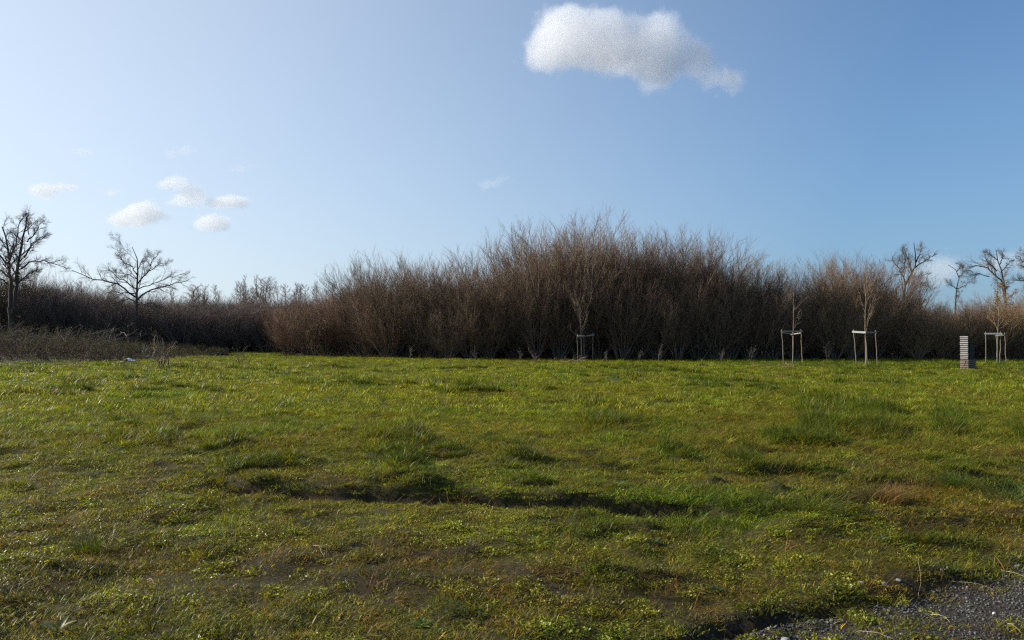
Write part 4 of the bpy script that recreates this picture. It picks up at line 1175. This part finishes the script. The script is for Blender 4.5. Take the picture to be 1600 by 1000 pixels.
# herbs
def pk(rng, x, y, lush, dry, bare, band, grav):
    hn = fbm(x, y, .6, 3, 71.)
    p = np.clip((hn - .38) * 4, 0, 1) * np.where(grav, .25, .68) * np.clip(1 - bare * .6, 0, 1)
    s = rng.uniform(.6, 1.15, len(x)); return p, s, s
finish('low_herbs', HERB, 'low clover and broad-leaved herbs in the near turf', lay('h', [(2.4, 8, 90), (8, 12, 25)], HERB, pk, '', 804),
       lambda rng, x, y, l, d: veg_colour(x, y, np.clip(l + .2, 0, 1), d * .6, rng.random(len(x))) * 1.05)
# straw
def pk(rng, x, y, lush, dry, bare, band, grav):
    p = np.clip(dry * .60 - .12 + .05, 0.02, 1) * (bare < 1) * np.where(grav, .3, 1.0)
    s = rng.uniform(.5, 1.2, len(x)); return p, s, s * rng.uniform(.3, 1.0, len(x))
finish('dead_straw', STRW, 'dead straw-coloured grass blades among the turf', lay('s', [(2.4, 9, 60), (9, 22, 16)], STRW, pk, '', 805),
       lambda rng, x, y, l, d: (np.where(rng.random(len(x))[:, None] < .45, TAN, RUSSET * 1.1)) * rng.uniform(.6, 1.3, len(x))[:, None], .35)

def pk(rng, x, y, lush, dry, bare, band, grav):
    q = y - hedge_y(x)
    p = np.exp(-((q + .1) / .55) ** 2) * sstep(.3, .6, fbm(x, y, 2.5, 3, 33.)); s = rng.uniform(1.6, 3.2, len(x)); return p, s, s * rng.uniform(.6, 1.6, len(x))
finish('thicket_foot_grass', STRW, 'ragged dead grass along the foot of the thicket', lay('e', [(49, 80, 7)], STRW, pk, '', 806),
       lambda rng, x, y, l, d: (TAN * .45 + GREEN * .25) * rng.uniform(.4, 1.1, len(x))[:, None], .3)

# tussocks one can point at
TL = [(200, 668, 1.5, 'dark tall tussock at left in the mid meadow, the first of the pair'), (297, 668, 1.4, 'dark tussock at left in the mid meadow, right one of the pair'),
      (785, 700, 1.0, 'dark green tussock in the middle of the meadow above the bank'), (150, 858, .8, 'low dark tussock in the near lower left'),
      (1262, 812, 1.25, 'largest dark near tussock with drooping blades, right of centre'), (1165, 728, 1.1, 'broad dark tussock with a white stone beside it'),
      (672, 752, .8, 'ragged tussock growing on the bank near centre'), (1375, 800, 1.0, 'russet dry tussock right of the largest dark one'),
      (1592, 806, 1.3, 'tall green tussock at the right edge'), (960, 668, 1.0, 'flat tussock in the mid meadow right of centre'),
      (440, 668, .9, 'pale-tipped tussock in the mid meadow left of centre'), (708, 718, .7, 'small dark tussock just beyond the bank near centre'), (1500, 780, .9, 'green tussock between the russet one and the right edge')]
for k, (px_, py_, s, lab) in enumerate(TL):
    x, y = gnd(px_, py_, -.05 if py_ < 770 else -.12)
    rng = np.random.default_rng(900 + k)
    me = TUSS[k % 3].copy()
    cc = np.array((.075, .100, .012)) if 'russet' not in lab else np.array((.15, .105, .035))
    if 'pale' in lab or 'green tussock' in lab: cc = np.array((.06, .10, .018))
    a = np.empty(len(me.vertices) * 3, np.float32); me.attributes['vary'].data.foreach_get('vector', a)
    a = a.reshape(-1, 3) * cc
    me.attributes['vary'].data.foreach_set('vector', a.astype(np.float32).ravel())
    me.materials.clear()
    if 'M_TUSS' not in globals(): M_TUSS = blade_mat('tussock_blade', .35, .5, fixed=(1, 1, 1), spec=.1)
    me.materials.append(M_TUSS)
    o = obj('grass_tussock', me, None, (x, y, float(hgt(np.array([x]), np.array([y]))[0])), rng.uniform(0, 6), (s * 1.25, s, s * .85))
    props(o, lab, 'tussock', 'grass tussocks in the meadow')

# broad-leaved weeds
def rosette(px_, py_, n, L, lab, seed, base=-.14, col=(.07, .12, .03), up=(15, 65)):
    rng = np.random.default_rng(seed)
    x, y = gnd(px_, py_, base)
    e = empty('broad_leaf_weed', (x, y, float(hgt(np.array([x]), np.array([y]))[0]) - .005), rng.uniform(0, 6)); props(e, lab, 'weed', 'broad-leaved weeds in the turf')
    mname = 'weed_leaf_%02d' % seed
    m = blade_mat(mname, .3, .35, fixed=col)
    for i in range(n):
        a = 6.28 * i / n + rng.uniform(-.3, .3); el = np.radians(rng.uniform(*up)); l = L * rng.uniform(.7, 1.2); w = l * .17
        V, k = [], 6
        for j in range(k):
            t = j / (k - 1); ww = w * math.sin(math.pi * min(t * .9 + .08, 1)) ** .7
            hx = l * t * math.cos(el * (1 - .5 * t)); hz = l * t * math.sin(el) * (1 - .35 * t)
            for s_ in (-1, 0, 1):
                V.append((hx * math.cos(a) - s_ * ww * math.sin(a), hx * math.sin(a) + s_ * ww * math.cos(a), hz + abs(s_) * ww * .35))
        Fq = np.array([(j * 3 + c, j * 3 + c + 1, j * 3 + c + 4, j * 3 + c + 3) for j in range(k - 1) for c in (0, 1)])
        obj('leaf', mesh_from('leaf', np.array(V), Fq, [m], True, {'vary': ('FLOAT_VECTOR', np.full((len(V), 3), rng.uniform(.8, 1.25)))}), e)
for k, a in enumerate([(1020, 845, 7, .08, 'dark dock-like weed with upright leaves in the near turf right of centre'), (95, 985, 6, .11, 'yellow-green upright weed near the lower left corner'),
      (1118, 918, 8, .09, 'blue-green rosette beside the shaded rut'), (925, 778, 8, .08, 'broad-leaved plant at the bank foot right of centre'), (965, 780, 7, .08, 'second broad-leaved plant at the bank foot'),
      (590, 785, 9, .06, 'pale-leaved weed below the bank left of centre'), (30, 838, 8, .07, 'yellowish rosette at the left edge'), (660, 972, 8, .08, 'light green weed near the bottom centre'),
      (1500, 800, 7, .10, 'pale-tipped leafy weed between russet tussock and right edge'), (1375, 862, 7, .07, 'small leafy weed above the gravel'), (330, 775, 7, .06, 'tiny bright weed on the left turf'), (1545, 885, 6, .06, 'small round-leaved weed at the gravel rim on the right')]):
    rosette(*a, 50 + k, -.14, [(.05, .085, .03), (.16, .17, .035), (.035, .07, .04), (.05, .10, .02), (.06, .11, .02), (.10, .14, .05), (.15, .16, .03), (.09, .15, .03), (.12, .14, .05), (.09, .13, .04), (.13, .17, .04), (.09, .14, .04)][k])

# ------------------------------------------------------------------ gravel
def gravel():
    import bmesh
    rng = np.random.default_rng(1001)
    protos = []
    m, nt, out = new_mat('gravel_stone')
    a = N(nt, 'ShaderNodeAttribute', attribute_name='col', attribute_type='INSTANCER')
    pr = N(nt, 'ShaderNodeBsdfPrincipled', i_Roughness=.8)
    n = N(nt, 'ShaderNodeTexNoise', i_Scale=2.0, i_Detail=4.0)
    tc = N(nt, 'ShaderNodeTexCoord'); nt.links.new(tc.outputs['Object'], n.inputs['Vector'])
    mr = N(nt, 'ShaderNodeMapRange'); mr.inputs[3].default_value = .6; mr.inputs[4].default_value = 1.4; nt.links.new(n.outputs[0], mr.inputs[0])
    mx = N(nt, 'ShaderNodeMix', data_type='RGBA', blend_type='MULTIPLY'); mx.inputs[0].default_value = 1
    nt.links.new(a.outputs['Vector'], mx.inputs[6]); nt.links.new(mr.outputs[0], mx.inputs[7]); nt.links.new(mx.outputs[2], pr.inputs['Base Color'])
    nt.links.new(pr.outputs[0], out.inputs[0])
    for i in range(6):
        bm = bmesh.new(); bmesh.ops.create_icosphere(bm, subdivisions=1, radius=1)
        for v in bm.verts: v.co = v.co * rng.uniform(.75, 1.2)
        for v in bm.verts: v.co.z *= .65
        me = bpy.data.meshes.new('gravel_stone'); bm.to_mesh(me); bm.free(); me.materials.append(m); protos.append(me)
    N_ = 120000
    y = rng.uniform(2.6, 8.5, N_); x = rng.uniform(-1, 8.0, N_)
    k = (y < gravel_y(x) + .03 + np.abs(rng.normal(size=N_)) * .10) & (x > -1.0)
    mossy = fbm(x, y, .5, 3, 91.)
    k &= (rng.random(N_) < np.clip(1.25 - (mossy - .45) * 3.5, .15, 1))
    x, y = x[k], y[k]; n = len(x)
    s = .0042 + .006 * rng.random(n) ** 3.0
    rim = np.exp(-((y - gravel_y(x)) / .12) ** 2)
    s = s * (1 + .9 * rim * rng.random(n))
    g = .025 + .13 * rng.random((n, 1)) ** 1.8
    c = g * np.array((1.0, .93, .85)) * (1 + rng.uniform(-.05, .05, (n, 3)))
    scatter('gravel', np.stack([x, y, hgt(x, y) + s * .35], 1), rng.uniform(-.6, .6, (n, 3)) + np.array([0, 0, 1]) * rng.uniform(0, 6, (n, 1)), np.stack([s * rng.uniform(.8, 1.4, n), s, s], 1), rng.integers(0, 6, n), c, protos,
            'fine dark grey gravel of the path corner at the lower right')
    counts['gravel'] = n
gravel()

# ------------------------------------------------------------------ clouds (real volumes far off)
def cloud(name, label, blobs, dist, density, seed, th=.42, amp=.55, nscale=.02, step=None):
    """blobs: px, py, radius px, weight - read off the photograph, set at dist metres"""
    if seed != 1: blobs = [(b[0], b[1], b[2] * 1.35) + tuple(b[3:]) for b in blobs]
    cx = sum(b[0] for b in blobs) / len(blobs); cy = sum(b[1] for b in blobs) / len(blobs)
    C = at(cx, dist, cy)
    k = dist / F
    rng = random.Random(seed)
    bl = [((b[0] - cx) * k, rng.uniform(-.4, .4) * b[2] * k, -(b[1] - cy) * k, b[2] * k, b[3] if len(b) > 3 else 1.0, b[4] if len(b) > 4 else 1.0) for b in blobs]
    def field(p):
        s = np.zeros(len(p))
        for x, y, z, r_, w, fl in bl:
            q = ((p[:, 0] - x) / r_) ** 2 + ((p[:, 1] - y) / r_) ** 2 + ((p[:, 2] - z) / (r_ * fl)) ** 2
            s += w * np.exp(-q)
        return s
    import bmesh
    bm = bmesh.new(); bmesh.ops.create_icosphere(bm, subdivisions=4, radius=1)
    bm.verts.ensure_lookup_table()
    D = np.array([v.co[:] for v in bm.verts])
    span = max(abs(b[0]) + 2.4 * b[3] for b in bl)
    ts = np.linspace(0.02, 1.2, 90) * span
    lo = np.full(len(D), .02 * span)
    lim = th - amp * .70
    for t in ts:
        f = field(D * t); lo = np.where(f > lim, t, lo)
    for v, t in zip(bm.verts, lo): v.co = v.co * float(t * 1.03)
    me = bpy.data.meshes.new(name); bm.to_mesh(me); bm.free()
    m, nt, out = new_mat(name + '_vapour')
    tc = N(nt, 'ShaderNodeTexCoord')
    acc = None
    for x, y, z, r_, w, fl in bl:
        sub = N(nt, 'ShaderNodeVectorMath', operation='SUBTRACT'); nt.links.new(tc.outputs['Object'], sub.inputs[0]); sub.inputs[1].default_value = (x, y, z)
        sc = N(nt, 'ShaderNodeVectorMath', operation='MULTIPLY'); nt.links.new(sub.outputs[0], sc.inputs[0]); sc.inputs[1].default_value = (1 / r_, 1 / r_, 1 / (r_ * fl))
        dt = N(nt, 'ShaderNodeVectorMath', operation='DOT_PRODUCT'); nt.links.new(sc.outputs[0], dt.inputs[0]); nt.links.new(sc.outputs[0], dt.inputs[1])
        ng = N(nt, 'ShaderNodeMath', operation='MULTIPLY'); nt.links.new(dt.outputs['Value'], ng.inputs[0]); ng.inputs[1].default_value = -1
        ex = N(nt, 'ShaderNodeMath', operation='EXPONENT'); nt.links.new(ng.outputs[0], ex.inputs[0])
        ma = N(nt, 'ShaderNodeMath', operation='MULTIPLY_ADD'); nt.links.new(ex.outputs[0], ma.inputs[0]); ma.inputs[1].default_value = w
        if acc is None: ma.inputs[2].default_value = 0
        else: nt.links.new(acc, ma.inputs[2])
        acc = ma.outputs[0]
    no = N(nt, 'ShaderNodeTexNoise', i_Scale=nscale, i_Detail=8.0, i_Roughness=.66, noise_dimensions='4D'); no.inputs['W'].default_value = seed * 3.7
    nt.links.new(tc.outputs['Object'], no.inputs['Vector'])
    m1 = N(nt, 'ShaderNodeMath', operation='SUBTRACT'); nt.links.new(no.outputs[0], m1.inputs[0]); m1.inputs[1].default_value = .5
    m2 = N(nt, 'ShaderNodeMath', operation='MULTIPLY_ADD'); nt.links.new(m1.outputs[0], m2.inputs[0]); m2.inputs[1].default_value = amp * 4.6; nt.links.new(acc, m2.inputs[2])
    mr = N(nt, 'ShaderNodeMapRange', interpolation_type='SMOOTHSTEP'); mr.inputs[1].default_value = th; mr.inputs[2].default_value = th + .55; mr.inputs[3].default_value = 0; mr.inputs[4].default_value = density
    nt.links.new(m2.outputs[0], mr.inputs[0])
    vol = N(nt, 'ShaderNodeVolumePrincipled'); vol.inputs['Color'].default_value = (1, 1, 1, 1); vol.inputs['Anisotropy'].default_value = 0.0
    nt.links.new(mr.outputs[0], vol.inputs['Density']); nt.links.new(vol.outputs[0], out.inputs['Volume'])
    me.materials.append(m)
    o = obj(name, me, None, C)
    props(o, label, 'cloud', 'clouds in the sky')
    return o
CD = 1400
cloud('cloud', 'large puffy white cloud alone high in the blue sky', [(862, 55, 38), (850, 75, 30), (885, 32, 34), (905, 70, 42), (945, 35, 34), (955, 75, 42), (1000, 75, 42), (1045, 50, 36), (1030, 95, 34), (1085, 90, 32, .9), (1120, 110, 30, .85), (1035, 112, 26, .6), (1150, 120, 24, .6)],
      CD, .016, 1, nscale=.018)
cloud('cloud', 'largest bright small cloud above the spreading oak', [(200, 338, 16, 1, .8), (215, 333, 18, 1, .8), (185, 346, 16, .8, .5), (235, 330, 14, .8, .8), (255, 338, 12, .6, .6)], CD, .024, 2, nscale=.04)
cloud('cloud', 'little bright oval cloud topping the cluster of small clouds', [(265, 287, 12, 1, .7), (280, 285, 12, 1, .7), (253, 288, 9, .7, .6)], CD, .024, 3, nscale=.05)
cloud('cloud', 'bright puff between the oval cloud and the faint right one', [(300, 300, 13, 1, .9), (290, 312, 13, .9, .8), (308, 310, 11, .8, .8), (270, 316, 14, .55, .6)], CD, .024, 4, nscale=.05)
cloud('cloud', 'bright ragged puff lowest in the cluster of small clouds', [(325, 345, 16, 1, .7), (342, 348, 15, .9, .7), (308, 352, 12, .6, .6)], CD, .024, 5, nscale=.05)
cloud('cloud', 'faint wide wisp at the right of the cluster of small clouds', [(350, 312, 20, .8, .5), (372, 314, 16, .7, .5), (332, 318, 15, .6, .5)], CD, .026, 6, nscale=.05)
cloud('cloud', 'flat bright sliver of cloud at far left above the twin-stemmed tree', [(75, 298, 16, 1, .6), (60, 298, 14, .8, .5), (95, 292, 14, .9, .25), (112, 291, 12, .7, .2)], CD, .024, 7, nscale=.05)
cloud('cloud', 'faint small puff between the sliver and the cluster', [(180, 299, 12, .7, .6), (170, 300, 9, .5, .6)], CD, .026, 8, nscale=.05)
cloud('cloud', 'faint high wisp above the cluster of small clouds', [(278, 236, 14, .7, .6), (292, 232, 11, .6, .5), (262, 241, 9, .5, .5)], CD, .010, 9, nscale=.05)
cloud('cloud', 'very faint puff high at the left', [(122, 235, 14, .7, .6), (133, 237, 10, .6, .6)], CD, .008, 10, nscale=.05)
cloud('cloud', 'small lone wisp in the middle of the sky left of the thicket peak', [(757, 291, 11, .8, .7), (772, 284, 12, .6, .6), (792, 276, 12, .55, .5)], CD, .009, 11, nscale=.05)
cloud('cloud', 'faint thin wisp right of the highest small wisps', [(372, 263, 14, .6, .5), (390, 258, 11, .6, .5), (352, 266, 11, .5, .5)], CD, .008, 12, nscale=.05)
cloud('cloud', 'pale low cloud bank between the two tree groups at the right', [(1450, 425, 28, .8, .8), (1490, 418, 26, .8, .7), (1420, 435, 24, .6, .6), (1560, 412, 26, .7, .5), (1605, 405, 28, .8, .6)], CD, .006, 13, nscale=.03)
